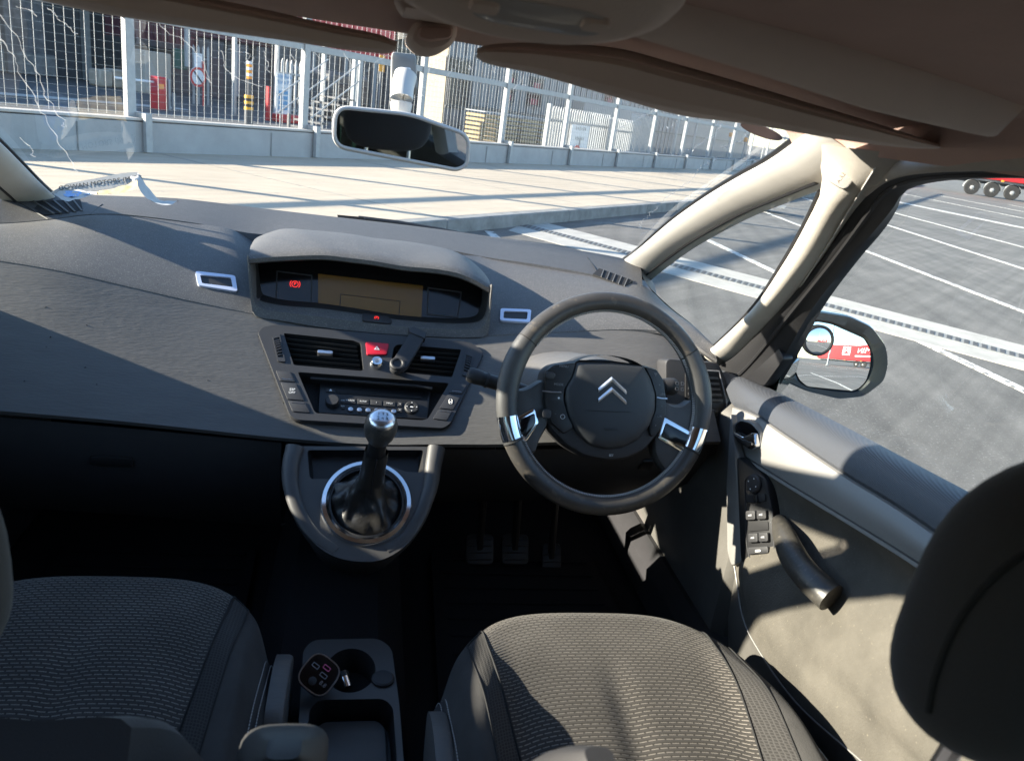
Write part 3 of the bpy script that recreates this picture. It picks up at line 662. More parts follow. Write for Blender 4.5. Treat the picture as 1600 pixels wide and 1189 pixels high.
# palisade gates on the right part
pg, pa0, pa1, pz = palisade('palisade_gate', 'tall white palisade gate carrying a white notice and round sign', 857, 950, 172, -2.2, 0.165, 'gate')
mk('gate_post', fbox(pa0-0.1, -2.2, (pz+GZ)/2, 0.14, 0.14, pz-GZ+0.1, 0.01), m_galv, pg)
palisade('palisade_fence', 'white palisade panel next beyond the gate', 952, 1000, 187, -2.0, 0.165)
palisade('palisade_fence', 'yellowed palisade panel standing farther back beyond the gate', 985, 1022, 180, -3.6, 0.165)
a0, a1, z0, z1 = rect(893, 196, 921, 232, -2.05, False)
nb = mk('notice_board', fbox((a0+a1)/2, -2.1, (z0+z1)/2, a1-a0, 0.03, z1-z0, 0.004), m_signw)
tag(nb, 'white square notice wired to the palisade gate', 'notice')
for dz_, w_ in ((0.26, 0.62), (-0.06, 0.5)):
    for k in range(6): mk('print_mark', fbox(lerp(a0, a1, 0.5-w_/2+w_*(k+0.5)/6), -2.082, (z0+z1)/2+dz_, (a1-a0)*0.05, 0.006, random.uniform(0.08, 0.16)), m_galv, nb, smooth=False)
roundsign('round_sign', 'round no pedestrians sign low on the palisade gate', 899.5, 243, 15, -1.95, True)
# lamp columns and barriers farther right
for i, (x, yt, p) in enumerate(((1068, 150, -3), (1098, 150, -5), (1128, 160, -6), (1160, 165, -4), (1180, 170, -8), (1205, 180, -9))):
    a, z = fpx(x, yt, p)
    o = mk('yard_post', tube([fp(a, p, GZ), fp(a, p, z+0.6)], 0.07, 8), m_galv)
    tag(o, ('first', 'second', 'third', 'fourth', 'fifth', 'sixth')[i]+' pale yard post beyond the palisade, counted from the gate', 'post', 'pale yard posts beyond the gate')
for i, (x, y, p) in enumerate(((1142, 211, -5.5), (1165, 219, -5.0))):
    a, z = fpx(x, y, p)
    e = empty('beacon_post', fp(a, p, GZ), ('orange beacon on a post, the higher of two seen by the roof', 'orange beacon on a post, nearest the windscreen pillar')[i], 'beacon')
    mk('shaft', tube([fp(a, p, GZ), fp(a, p, z-0.12)], 0.035, 8), m_galv, e); mk('lens', lathe([(0.10, -0.14), (0.13, -0.1), (0.13, 0.1), (0.08, 0.16)], fp(a, p, z), UPV, 12), m_orange, e)
fb = empty('far_shed', fp(70, -16, GZ), 'long low pale shed in the distance beyond the gate', 'shed')
mk('wall', fbox(62, -22, 1.8, 40, 8, 3.4, 0.05), m_galv, fb)
mk('roof', fbox(62, -22, 3.6, 41, 9, 0.3, 0.05), m_dkgrey, fb)
for i in range(10): mk('door', fbox(45+i*3.6, -17.95, 1.4, 2.4, 0.08, 2.5, 0.02), m_dkgrey, fb)

# ------------------------------------------------------------------ trailers
def trailer(name, label, o, ax, L, H, z0, nw, wheel_side, sign=None):
    """box trailer: o = front lower corner on the seen side, ax = direction along it"""
    ax = V(ax).normalized(); sd_ = V((ax.y, -ax.x, 0))*wheel_side; e = empty(name, o, label, 'trailer')
    rz = math.atan2(ax.y, ax.x); c = V(o)+ax*(L/2)-sd_*1.27
    mk('box_body', box(c+UPV*(z0+H/2), L, 2.5, H, rz, 0.03), m_red, e)
    mk('skirt_rail', box(c+UPV*(z0-0.08)+sd_*0.9, L-0.4, 0.12, 0.2, rz, 0.01), m_galv, e)
    mk('chassis', box(c+UPV*(z0-0.25), L-1, 1.0, 0.3, rz, 0.01), m_dkgrey, e)
    for i in range(nw):
        wc = V(o)+ax*(2.2+i*1.38)-sd_*0.08+UPV*0.52
        wh = mk('wheel', lathe([(0.30, -0.22), (0.50, -0.21), (0.52, -0.16), (0.52, 0.0), (0.49, 0.03), (0.31, 0.03)], wc, sd_, 28), m_tyre, e)
        mk('rim', lathe([(0.31, 0.005), (0.30, -0.05), (0.16, -0.07), (0.15, 0.04), (0.10, 0.06)], wc, sd_, 20), m_rim, wh)
        arc = [wc+ax*(0.60*cos(t))+UPV*(0.60*sin(t))+sd_*0.02 for t in [PI*k/10 for k in range(11)]]
        mk('mudguard', loft([arc, [p-sd_*0.3 for p in arc], [p-sd_*0.3+UPV*0.02 for p in arc]]), m_galv, e)
        for k in range(8):
            q = wc+sd_*0.03+ax*(0.22*cos(k*PI/4))+UPV*(0.22*sin(k*PI/4)); mk('wheel_nut', lathe([(0.022, -0.06), (0.022, 0.0)], q, sd_, 6), m_galv, wh)
    for t in (0.3, 0.55): mk('side_lamp', box(V(o)+ax*(L*t)+sd_*0.01+UPV*(z0-0.02), 0.2, 0.05, 0.12, rz, 0.01), m_orange, e)
    return e, ax, sd_
T0 = at(1502, 302, Z=0)
tax = V((0.90, -0.44, 0)).normalized()
trailer('red_trailer', 'red box trailer with three axles parked across the yard, seen above the side window', T0-tax*1.6, tax, 13.6, 2.8, 1.28, 3, 1 if V((tax.y, -tax.x, 0)).dot(CAM-T0) > 0 else -1)

# ================================================================== THE CAR
XC = -0.015
def mir(p): return V((2*XC-p.x, p.y, p.z))
def mirv(vf): return [mir(p) for p in vf[0]], vf[1]
def ss(a, b, x):
    t = min(max((x-a)/(b-a), 0), 1); return t*t*(3-2*t)

# ---------------- windscreen (long panoramic screen running back over the front seats)
WC = spl([V((0, 2.27, 0.985)), V((0, 1.86, 1.25)), V((0, 1.42, 1.455)), V((0, 1.0, 1.55)), V((0, 0.66, 1.575))], 25)
WE = spl([V((0.735, 1.93, 1.02)), V((0.700, 1.66, 1.20)), V((0.672, 1.36, 1.325)), V((0.635, 1.0, 1.445)), V((0.60, 0.66, 1.50))], 25)
def wrow(i, n=25, s0=-1, s1=1):
    c, e = WC[i], WE[i]; out = []
    for k in range(n):
        s = lerp(s0, s1, k/(n-1)); q = abs(s)**2.4
        out.append(V((XC+s*(e.x-XC), c.y+(e.y-c.y)*q, c.z+(e.z-c.z)*q)))
    return out
wvf = loft([wrow(i) for i in range(25)])
wind = mk('windscreen', wvf, m_glass); tag(wind, 'large panoramic windscreen streaked with clear drips and stuck glue runs', 'windscreen')
WS = Surf(wvf)
DR = [[(0, 22), (25, 60), (45, 95), (62, 120), (70, 150), (85, 172), (100, 190), (97, 196), (104, 199)], [(0, 60), (20, 85), (30, 115), (50, 145), (65, 175), (80, 200), (95, 228), (112, 255), (120, 270)],
      [(75, 14), (85, 22), (92, 33), (105, 40), (115, 52), (122, 55)], [(25, 12), (40, 15), (50, 19), (58, 28)], [(248, 38), (265, 55), (285, 62), (300, 75), (318, 98), (325, 120), (330, 130), (322, 122)],
      [(345, 80), (350, 92), (351, 108), (360, 116), (372, 125), (385, 130), (410, 137)], [(355, 78), (375, 82), (392, 86), (386, 98), (382, 100), (394, 97), (397, 92)], [(412, 82), (416, 95), (420, 103), (416, 110), (422, 115)],
      [(470, 76), (478, 88), (476, 100), (472, 112), (475, 104)], [(455, 86), (462, 98), (458, 108), (455, 116), (460, 112)], [(535, 84), (545, 96), (550, 104), (545, 112), (540, 116), (550, 116)], [(492, 84), (502, 92), (504, 102), (498, 105)],
      [(572, 114), (578, 108), (590, 96), (605, 88), (618, 92), (625, 98)], [(690, 88), (684, 98), (672, 110), (668, 122), (662, 130), (658, 138), (672, 136), (680, 128), (676, 124)], [(658, 138), (656, 146), (662, 152), (652, 154), (640, 153)],
      [(745, 86), (728, 90), (716, 100), (708, 110), (698, 118), (702, 120)], [(700, 88), (690, 92), (684, 96)], [(733, 104), (736, 108), (732, 110), (739, 110)], [(772, 106), (770, 112), (774, 114)], [(818, 124), (808, 134), (802, 140), (806, 140)],
      [(853, 122), (845, 130), (838, 134)], [(816, 120), (818, 134), (822, 135)], [(738, 151), (744, 151)], [(1035, 170), (1015, 178), (995, 188), (978, 194), (965, 203), (956, 209)], [(1072, 184), (1058, 192), (1045, 199), (1036, 202)],
      [(1125, 196), (1120, 206), (1105, 218), (1090, 228), (1080, 236), (1066, 238)], [(1170, 208), (1160, 218), (1148, 226), (1136, 230), (1128, 232)], [(1120, 246), (1112, 254), (1096, 262), (1086, 270), (1080, 282), (1068, 292), (1056, 300), (1044, 306), (1032, 318), (1026, 324)],
      [(1026, 324), (1020, 332), (1014, 336), (1004, 346), (999, 352), (1001, 358)], [(1190, 240), (1165, 256), (1140, 268), (1120, 280), (1100, 296), (1080, 306), (1066, 318)], [(1066, 318), (1050, 330), (1030, 346), (1010, 362), (998, 372)], [(30, 215), (45, 228), (52, 236), (48, 244), (56, 246)]]
for D in DR:
    big = len(D) > 8 or D[0][0] > 950
    pts = []
    for (x0, y0), (x1, y1) in zip(D, D[1:]):
        for k in range(4):
            t = k/4; j = 2.6 if big else 1.2
            pts.append((lerp(x0, x1, t)+random.uniform(-j, j), lerp(y0, y1, t)+random.uniform(-j, j)))
    P = WS.P(pts+[D[-1]], -0.001)
    if len(P) > 2:
        mk('drip', tube(P, [random.uniform(0.0005, 0.0015)*(0.8 if big else 0.65) for _ in P], 6), m_drip, wind)
sk = WS.fr(1190, 205, V((1, -0.5, 0)))
mk('sticker', prism(ellipse(sk, 0.034, 0.020), sk.n, 0.0005, 0.0012), mat('sticker_pink', (0.30, 0.20, 0.19), 0.6), wind)

# ---------------- windscreen pillars
def ribbon(L, R, bulge, back, n=24, m=9, toward=None):
    L, R = spl(L, n), spl(R, n); rows = []
    for a, b in zip(L, R):
        c = (a+b)/2; t = (toward or CAM)-c; ac = (b-a).normalized(); t = (t-ac*t.dot(ac)).normalized(); r = []
        for k in range(m):
            u = k/(m-1); r.append(a.lerp(b, u)+t*(bulge*(1-abs(2*u-1)**2.6)))
        r += [b-t*back, a-t*back]; rows.append(r)
    return cap(loft(rows, True), m+2)
PL = [(962, 420, .672), (973, 410, .672), (1000, 390, .668), (1050, 347, .660), (1100, 311, .650), (1150, 280, .638), (1200, 252, .622), (1245, 220, .604), (1275, 200, .594)]
PR = [(1000, 436, .705), (1012, 426, .705), (1034, 409, .702), (1080, 376, .694), (1150, 336, .680), (1220, 306, .664), (1275, 284, .648), (1310, 262, .632), (1335, 240, .618)]
QL = [(1084, 572, .732), (1102, 553, .728), (1120, 540, .722), (1178, 482, .706), (1225, 412, .688), (1262, 347, .672), (1284, 300, .654), (1282, 262, .634), (1272, 225, .606)]
QR = [(1110, 580, .745), (1125, 567, .742), (1150, 552, .738), (1215, 486, .722), (1276, 412, .706), (1318, 350, .690), (1352, 306, .668), (1382, 280, .650), (1400, 240, .622)]
aL, aR, qL, qR = ([at(x, y, X=X) for x, y, X in l] for l in (PL, PR, QL, QR))
va = ribbon(aL, aR, 0.030, 0.03); vq = ribbon(qL, qR, 0.022, 0.03)
def pillar(mirror, label):
    f = (lambda v: mirv(v)) if mirror else (lambda v: v)
    e = empty('pillar_trim', f(([aL[0]], []))[0][0], label, 'pillar trim')
    mk('front_arm', f(va), m_pillar, e); mk('rear_arm', f(vq), m_beige, e)
    g = lambda pts: [mir(p) for p in pts] if mirror else pts
    mk('seal', tube(g([p+V((0.0, 0.006, 0.003)) for p in spl(aL, 30)]), 0.0055, 6), m_rubber, e)
    mk('seal', tube(g([p+V((0.004, 0.004, 0)) for p in spl(aR[:7], 30)]), 0.0045, 6), m_rubber, e)
    mk('seal', tube(g([p+V((0.002, 0.008, 0)) for p in spl(qL[:7], 30)]), 0.0045, 6), m_rubber, e)
    return e
pr = pillar(False, 'beige forked pillar trim with fabric airbag arm on the driver side')
pillar(True, 'beige pillar trim at the passenger side edge of the windscreen')
QS = Surf(vq, va)
# seam along the rear arm, airbag badge
P = QS.P([(1368, 262), (1350, 290), (1330, 322), (1300, 372), (1262, 430), (1220, 490), (1170, 545), (1150, 562)], 0.0015)
mk('seam', tube(P, 0.0014, 6), m_pillar, pr)
_h = QS.hit(1317, 272)[0]; fr = Frame(_h, (CAM-_h), at(1328, 258, Y=_h.y)-at(1308, 286, Y=_h.y))
bd = srect(fr, 0.0175, 0.0165, 4.0, 32)
bad = mk('airbag_badge', prism(bd, fr.n, -0.01, 0.0035, 0.0025), m_pillar, pr)
text('lettering', 'AIRBAG', fr.at0(fr.o+fr.n*0.0035), 0.0072, m_visor, bad)
# quarter window
qg = [at(x, y, X=X) for x, y, X in ((1012, 428, .712), (1080, 378, .700), (1150, 338, .688), (1220, 308, .672), (1280, 290, .660), (1284, 300, .662), (1225, 412, .694), (1178, 482, .712), (1105, 553, .735), (1060, 500, .728), (1030, 460, .72))]
for s in (0, 1):
    o = mk('quarter_window', ([mir(p) for p in qg] if s else qg, [tuple(range(len(qg)))]), m_sideglass, smooth=False)
    tag(o, ('three sided quarter window between the driver pillar arms', 'three sided quarter window between the passenger pillar arms')[s], 'window')

# ---------------- dashboard
dash = empty('dashboard', V((XC, 1.55, 0.75)), 'wide dark grey dashboard with central display, vents and radio', 'dashboard')
YF = lambda x: 2.20-0.62*(x-XC)**2
Apx = [(-160, 298), (-60, 300), (75, 303), (200, 307), (285, 311), (420, 327), (540, 341), (660, 355), (760, 369), (850, 382), (960, 401), (1000, 412)]
Arow = spl([at(x, y, Y=YF) for x, y in Apx], 60)
YB = lambda x: 1.86-0.30*(x-XC)**2
Brow = spl([at(x, y, Y=YB) for x, y in ((-160, 352), (0, 349), (75, 343), (140, 335), (200, 336), (300, 348), (404, 366), (500, 366), (600, 376), (702, 391), (760, 402), (830, 412), (900, 424), (950, 434), (1004, 447))], 60)
deckv = loft([[p+V((0, 0.02, -0.02)) for p in Arow], Arow, [a.lerp(b, 0.5)+V((0, 0, 0.004)) for a, b in zip(Arow, Brow)], Brow, [p+V((0, -0.01, -0.02)) for p in Brow]])
deck = mk('deck', deckv, m_deck, dash)
def padrows(B, C, n, lift=0.012):
    rows = []
    for k in range(9):
        t = k/8; rows.append([b.lerp(c, t)+V((0, 0, lift*4*t*(1-t))) for b, c in zip(B, C)])
    rows.append([c+V((0, -0.006, -0.004)) for c in C]); rows.append([c+V((0, -0.007, -0.010)) for c in C]); rows.append([c+V((0, 0.010, -0.014)) for c in C])
    return loft(rows)
BL = spl([at(x, y, Y=YB) for x, y in ((-160, 353), (0, 350), (75, 344), (140, 336), (200, 337), (300, 349), (360, 358), (394, 376))], 40)
CL = spl([at(x, y, Y=1.50) for x, y in ((-160, 380), (0, 403), (100, 420), (200, 443), (300, 466), (400, 487))], 40)
padl = padrows(BL, CL, 40); mk('pad', padl, m_pad, dash)
BR = spl([at(x, y, Y=Y) for x, y, Y in ((716, 398, 1.80), (760, 402, 1.84), (830, 412, 1.83), (900, 424, 1.80), (950, 434, 1.77), (1005, 446, 1.74), (1045, 480, 1.66), (1085, 512, 1.53), (1118, 548, 1.43))], 40)
CRr = spl([at(x, y, Y=Y) for x, y, Y in ((760, 520, 1.50), (870, 515, 1.50), (960, 511, 1.50), (1030, 513, 1.49), (1072, 526, 1.46), (1100, 545, 1.43), (1119, 558, 1.415))], 40)
padr = padrows(BR, CRr, 40); mk('pad', padr, m_pad, dash)
PADS = Surf(padl, padr, deckv)
# end cheek filling between pad and quarter glass
ck = [at(x, y, Y=Y) for x, y, Y in ((1000, 412, 1.90), (1008, 440, 1.76), (1045, 478, 1.67), (1085, 510, 1.54), (1119, 546, 1.44))]
mk('end_cheek', loft([spl(ck, 20), [p+V((0.05, 0, -0.05)) for p in spl(ck, 20)]]), m_deck, dash)
# fascia
CT = spl([at(x, y, Y=1.494) for x, y in ((-160, 386), (0, 409), (100, 426), (200, 449), (300, 472), (400, 492), (480, 507), (580, 517), (680, 524), (762, 525), (870, 520), (1013, 516), (1090, 530))], 121)
DB = spl([at(x, y, Y=1.275) for x, y in ((-160, 630), (0, 642), (200, 659), (440, 684), (580, 694), (690, 694), (780, 694), (900, 690), (1110, 690))], 121)
def byx(row, n, x0, x1):
    out = []
    for k in range(n):
        x = lerp(x0, x1, k/(n-1))
        j = 0
        while j < len(row)-2 and row[j+1].x < x: j += 1
        a, b = row[j], row[j+1]; t = (x-a.x)/max(b.x-a.x, 1e-9); out.append(a.lerp(b, t))
    return out
NX = 220
CT2, DB2 = byx(CT, NX, -0.80, 0.70), byx(DB, NX, -0.80, 0.70)
frows = []
for k in range(61):
    t = k/60
    frows.append([c.lerp(d, t)+V((0, -1, 0.9)).normalized()*(0.004*4*t*(1-t)) for c, d in zip(CT2, DB2)])
frows.append([p+V((0, 0.004, -0.008)) for p in DB2]); frows.append([p+V((0, 0.05, -0.012)) for p in DB2])
PANEL = [(403.6, 521.5), (410.7, 513), (431, 509), (735, 536.5), (754, 550), (751.5, 560.7), (703, 663), (692, 670), (463, 657), (453, 650)]
fv, ff = loft(frows)
FS = Surf((fv, ff))
p1, p2 = FS.hit(577, 530)[0], FS.hit(577, 668)[0]
PFR = Frame((p1+p2)/2+V((0, -0.008, 0.008)), V((1, 0, 0)).cross(p1-p2), V((1, 0, 0)))
if PFR.n.y > 0: PFR = Frame(PFR.o, -PFR.n, V((1, 0, 0)))
# the lateral line of the panel follows the photo's tilt
_u = (PFR.px(735, 536.5)-PFR.px(431, 509)).normalized()
PFR = Frame(PFR.o, PFR.n, _u)
def inpoly(x, y, poly):
    c = False; n = len(poly)
    for i in range(n):
        (x1, y1), (x2, y2) = poly[i], poly[i-1]
        if (y1 > y) != (y2 > y) and x < (x2-x1)*(y-y1)/(y2-y1)+x1: c = not c
    return c
def proj(p):
    q = p-CAM; z = q.dot(CD); return 800+FPX*q.dot(CR)/z, 594.5-FPX*q.dot(CU)/z
cx_, cy_ = 578, 590
shr = [(cx_+(x-cx_)*0.997, cy_+(y-cy_)*0.99) for x, y in PANEL]
ff2 = [f for f in ff if not inpoly(*proj(sum((fv[i] for i in f), V((0, 0, 0)))/4), shr)]
mk('fascia', (fv, ff2), m_fascia, dash)
for x, y in ((72, 480), (78, 528), (72, 542), (38, 596), (135, 574), (152, 600), (325, 594), (150, 362), (246, 444), (135, 508)):
    q_, n_ = FS.hit(x, y)
    if q_ is None: q_, n_ = PADS.hit(x, y)
    mk('crumb', tube([q_+n_*0.0006, q_+n_*0.0008+V((random.uniform(-.004, .004), 0, random.uniform(-.003, .003)))], 0.0009, 5), m_black, dash)
# display binnacle
UP_ = [(390, 392, 1.53), (393, 382, 1.62), (404, 370, 1.74), (440, 358, 1.83), (465, 359, 1.85), (536, 365, 1.86), (584, 373, 1.86), (641, 379, 1.86), (699, 390, 1.84), (728, 402, 1.78), (752, 422, 1.66), (766, 440, 1.54)]
LP_ = [(389, 400, 1.515), (410, 398, 1.52), (440, 396, 1.525), (504, 394, 1.53), (552, 399, 1.53), (616, 406, 1.53), (667, 413, 1.53), (711, 421, 1.525), (740, 432, 1.52), (765, 446, 1.515)]
U_ = spl([at(*q[:2], Y=q[2]) for q in UP_], 50); L_ = spl([at(*q[:2], Y=q[2]) for q in LP_], 50)
rows = []
for k in range(10):
    t = k/9
    r = []
    for j, (a, b) in enumerate(zip(U_, L_)):
        s = j/49; dip = -0.004*math.exp(-((s-0.62)/0.10)**2)*ss(0.2, 0.9, t)
        r.append(a.lerp(b, t)+V((0, 0, 0.014*4*t*(1-t)*min(1, 6*s*(1-s))+dip)))
    rows.append(r)
LL = rows[-1]
rows += [[p+V((0, -0.007, -0.005)) for p in LL], [p+V((0, -0.007, -0.013)) for p in LL], [p+V((0, 0.003, -0.017)) for p in LL], [p+V((0, 0.10, -0.010)) for p in LL]]
mk('binnacle_hood', loft(rows), m_pad, dash)
lip = [p+V((0, 0.003, -0.015)) for p in LL]
botpx = [(400, 463), (404, 469), (440, 477), (500, 482), (560, 490), (620, 499), (700, 505), (745, 503), (757, 492), (761, 478)]
bot = spl([at(x, y, Y=1.515) for x, y in botpx], 50)
loop = lip+bot[::-1]
cen = sum(loop, V((0, 0, 0)))/len(loop)
DFR = Frame(cen+V((0, 0.055, 0)), V((0, -1, 0.55)), V((1, 0, 0)))
def ontoY(p): t = (DFR.o-p).dot(DFR.n)/DFR.n.y; return p+V((0, t, 0))
inner = [ontoY(cen+(p-cen)*0.985) for p in loop]
mk('display_recess', loft([loop, inner], True), m_recess, dash)
disp = mk('display_screen', prism([ontoY(cen+(p-cen)*1.02) for p in loop], DFR.n, -0.01, 0.0), m_gloss, dash, smooth=False)
D2 = DFR.at0(DFR.o+DFR.n*0.001)
mk('lcd', prism(D2.P([(497, 428), (661, 447), (658, 500), (497, 479)]), D2.n, 0, 0.001), m_lcd, disp, smooth=False)
mk('lcd_outline', join(*[tube([a, b], 0.0006, 4) for a, b in zip(D2.P([(531, 492), (532, 460), (625, 471), (623, 500)], 0.0015), D2.P([(532, 460), (625, 471), (623, 500), (622, 502)], 0.0015))]), m_black, disp)
mk('side_window', prism_holes(D2.P([(432, 423), (488, 430), (487, 477), (430, 470)]), [D2.P([(434, 425), (486, 432), (485, 475), (432, 468)])], D2.n, 0, 0.0008), m_dark, disp, smooth=False)
mk('side_window', prism_holes(D2.P([(668, 449), (722, 456), (716, 497), (667, 492)]), [D2.P([(670, 451), (720, 458), (714, 495), (669, 490)])], D2.n, 0, 0.0008), m_dark, disp, smooth=False)
pf = D2.at0(D2.px(461, 444)); k_ = 0.0085
wl_ = mk('brake_warning_light', ringtube(ellipse(pf, k_*0.72, k_*0.72, 24), 0.0006, 5, pf.n), m_redlamp, disp)
for s in (-1, 1): mk('arc', tube([pf.l(s*k_*1.15*cos(a), k_*1.15*sin(a)) for a in [rad(d) for d in range(-42, 43, 12)]], 0.0006, 5), m_redlamp, wl_)
text('letter', 'P', pf, 0.0095, m_redlamp, wl_)
# lip between display opening and fascia
top_ = spl([at(x, y, Y=Y) for x, y, Y in ((389, 400, 1.515), (394, 430, 1.512), (400, 463, 1.512), (404, 470, 1.512), (440, 478, 1.512), (500, 483, 1.512), (560, 491, 1.512), (620, 500, 1.512), (700, 506, 1.512), (745, 504, 1.512), (758, 493, 1.512), (762, 470, 1.515), (765, 446, 1.515))], 60)
bo_ = spl([at(x, y, Y=Y) for x, y, Y in ((386, 402, 1.505), (388, 430, 1.50), (392, 470, 1.492), (400, 494, 1.487), (440, 501, 1.487), (500, 511, 1.487), (560, 518, 1.487), (620, 523, 1.487), (700, 527, 1.487), (742, 527, 1.487), (762, 522, 1.492), (767, 480, 1.50), (770, 446, 1.505))], 60)
lipv = loft([[p+V((0, 0.05, 0.0)) for p in top_], top_, [a.lerp(b, 0.5)+V((0, -0.006, 0.004)) for a, b in zip(top_, bo_)], bo_, [p+V((0, 0.03, -0.02)) for p in bo_]])
mk('display_surround', lipv, m_pad, dash)
LS = Surf(lipv)
fr = LS.fr(589, 505, PFR.u)
bb = mk('brake_button', prism(rounded(fr.P([(566, 491), (606, 496), (613, 503), (610, 508), (600, 507), (566, 503)]), 0.004), fr.n, -0.004, 0.004, 0.002), m_dark, dash)
text('symbol', '(P)', fr.at0(fr.px(588, 499)), 0.009, m_redlamp, bb, 0.0048)
# silver lamp frames on the pads
for quad_ in (((305, 426), (367, 433), (371, 458), (309, 448)), ((782, 484), (830, 486), (828, 506), (781, 503))):
    c = (sum(q[0] for q in quad_)/4, sum(q[1] for q in quad_)/4); fr = PADS.fr(*c, V((1, 0, 0)))
    out_ = rounded(fr.P(quad_), 0.007); ctr = sum(out_, V((0, 0, 0)))/len(out_)
    inn_ = [ctr+(p-ctr)*1 for p in rounded(fr.P([(c[0]+(x-c[0])*0.78, c[1]+(y-c[1])*0.60) for x, y in quad_]), 0.004)]
    f_ = mk('lamp_frame', prism_holes(out_, [inn_], fr.n, -0.004, 0.004), m_frame, dash, ang=20)
    mk('lamp_lens', prism(inn_, fr.n, -0.004, 0.0015), m_dark, f_)
# demister vents near the pillars
for quad_ in ([(40, 318), (126, 313), (130, 333), (68, 338)], [(936, 421), (988, 440), (976, 450), (926, 430)]):
    c = (sum(q[0] for q in quad_)/4, sum(q[1] for q in quad_)/4); fr = PADS.fr(*c, V((1, 0, 0)))
    v_ = mk('demister_vent', prism(fr.P(quad_), fr.n, -0.002, 0.003), m_recess, dash, smooth=False)
    a, b, c_, d_ = fr.P(quad_)
    for i in range(5):
        t = (i+0.7)/5.6; q0, q1 = a.lerp(b, t), d_.lerp(c_, min(t+0.12, 1)); wv = (b-a)*0.075
        mk('fin', prism([q0, q0+wv*0.38, q1+wv*0.38, q1], fr.n, 0.002, 0.0055), m_fascia, v_, smooth=False)
# panel seam lines
for pts, s_ in (([(20, 312), (45, 326), (75, 343)], PADS), ([(174, 306), (160, 320), (141, 336)], PADS), ([(918, 403), (930, 420), (936, 434)], PADS)):
    P = s_.P(pts, 0.0008)
    if len(P) > 1: mk('seam', tube(spl(P, 12), 0.0011, 5), m_rubber, dash)

# ---------------- centre panel
pn = PFR.n
VL = [(443, 522), (552, 533.5), (564, 538), (568, 578.5), (564, 581), (459, 572)]
VR = [(615, 544), (621, 539.5), (720.5, 547.7), (706, 591), (614, 582), (609, 578.5)]
RR = [(465, 582.6), (701.6, 600), (668, 656), (659, 658), (495, 647), (491, 644)]
outer = rounded(PFR.P(PANEL), 0.006, 3)
panel = mk('centre_panel', prism_holes(outer, [rounded(PFR.P(VL), 0.004, 3), rounded(PFR.P(VR), 0.004, 3), rounded(PFR.P(RR), 0.005, 3)], pn, -0.026, 0.003), m_panel, dash, smooth=False)
mk('panel_gap', ringtube(outer, 0.0016, 5, pn), m_rubber, panel)
def recess(poly, depth, m_):
    P = rounded(PFR.P(poly), 0.004, 3); c = sum(P, V((0, 0, 0)))/len(P)
    r0 = [p+pn*0.002 for p in P]; r1 = [c+(p-c)*0.97-pn*depth for p in P]
    return cap(loft([r0, r1], True), len(P), False, True)
for hole, tabx, taby in ((VL, 508, 553), (VR, 668, 562)):
    v_ = mk('air_vent', recess(hole, 0.035, m_recess), m_recess, dash, smooth=False)
    H = PFR.P(hole)
    if hole is VL: tl, tr, brr, bl = H[0], H[2]*0.5+H[1]*0.5, H[3]*0.5+H[4]*0.5, H[5]
    else: tl, tr, brr, bl = H[0]*0.5+H[1]*0.5, H[2], H[3], H[5]*0.5+H[4]*0.5
    ns = 6
    for i in range(ns):
        t = (i+0.6)/(ns+0.1); q0, q1 = tl.lerp(bl, t), tr.lerp(brr, t); d = (q1-q0)*0.012; q0, q1 = q0+d, q1-d
        n2 = (pn+PFR.v*0.45).normalized(); up_ = pn.cross(PFR.u)
        rows = [[q0-pn*0.024+PFR.v*0.006, q1-pn*0.024+PFR.v*0.006], [q0-pn*0.003+PFR.v*0.0015, q1-pn*0.003+PFR.v*0.0015], [q0-pn*0.001, q1-pn*0.001], [q0-pn*0.003-PFR.v*0.0015, q1-pn*0.003-PFR.v*0.0015], [q0-pn*0.024+PFR.v*0.003, q1-pn*0.024+PFR.v*0.003]]
        mk('slat', loft(rows), m_slat, v_, ang=60)
    f2 = PFR.at0(PFR.px(tabx, taby, 0.002))
    mk('tab', prism(srect(f2, 0.0145, 0.0042, 5), pn, -0.006, 0.005, 0.002), m_satin, v_)
hz = mk('hazard_button', prism(rounded(PFR.P([(571, 537), (607.5, 540), (604, 557), (573, 557)]), 0.003), pn, 0.001, 0.0065, 0.0015), m_redbtn, dash)
f2 = PFR.at0(PFR.px(588.5, 548, 0.0068))
def tri(f, r): return [f.l(r*cos(rad(90+120*k)), r*sin(rad(90+120*k))) for k in range(3)]
mk('warning_triangle', prism_holes(tri(f2, 0.0062), [tri(f2, 0.0034)], pn, 0.0, 0.0004), m_white, hz, smooth=False)
f2 = PFR.at0(PFR.px(588.5, 570, 0.003))
kn = mk('lock_knob', lathe([(0.0135, -0.002), (0.0135, 0.002), (0.0115, 0.008), (0.0095, 0.0105), (0.0065, 0.0095), (0.004, 0.0095)], f2.o, pn, 28), m_chrome, dash)
text('symbol', '\u00b7|\u00b7', f2.at0(f2.o+pn*0.0096), 0.009, m_ink, kn)
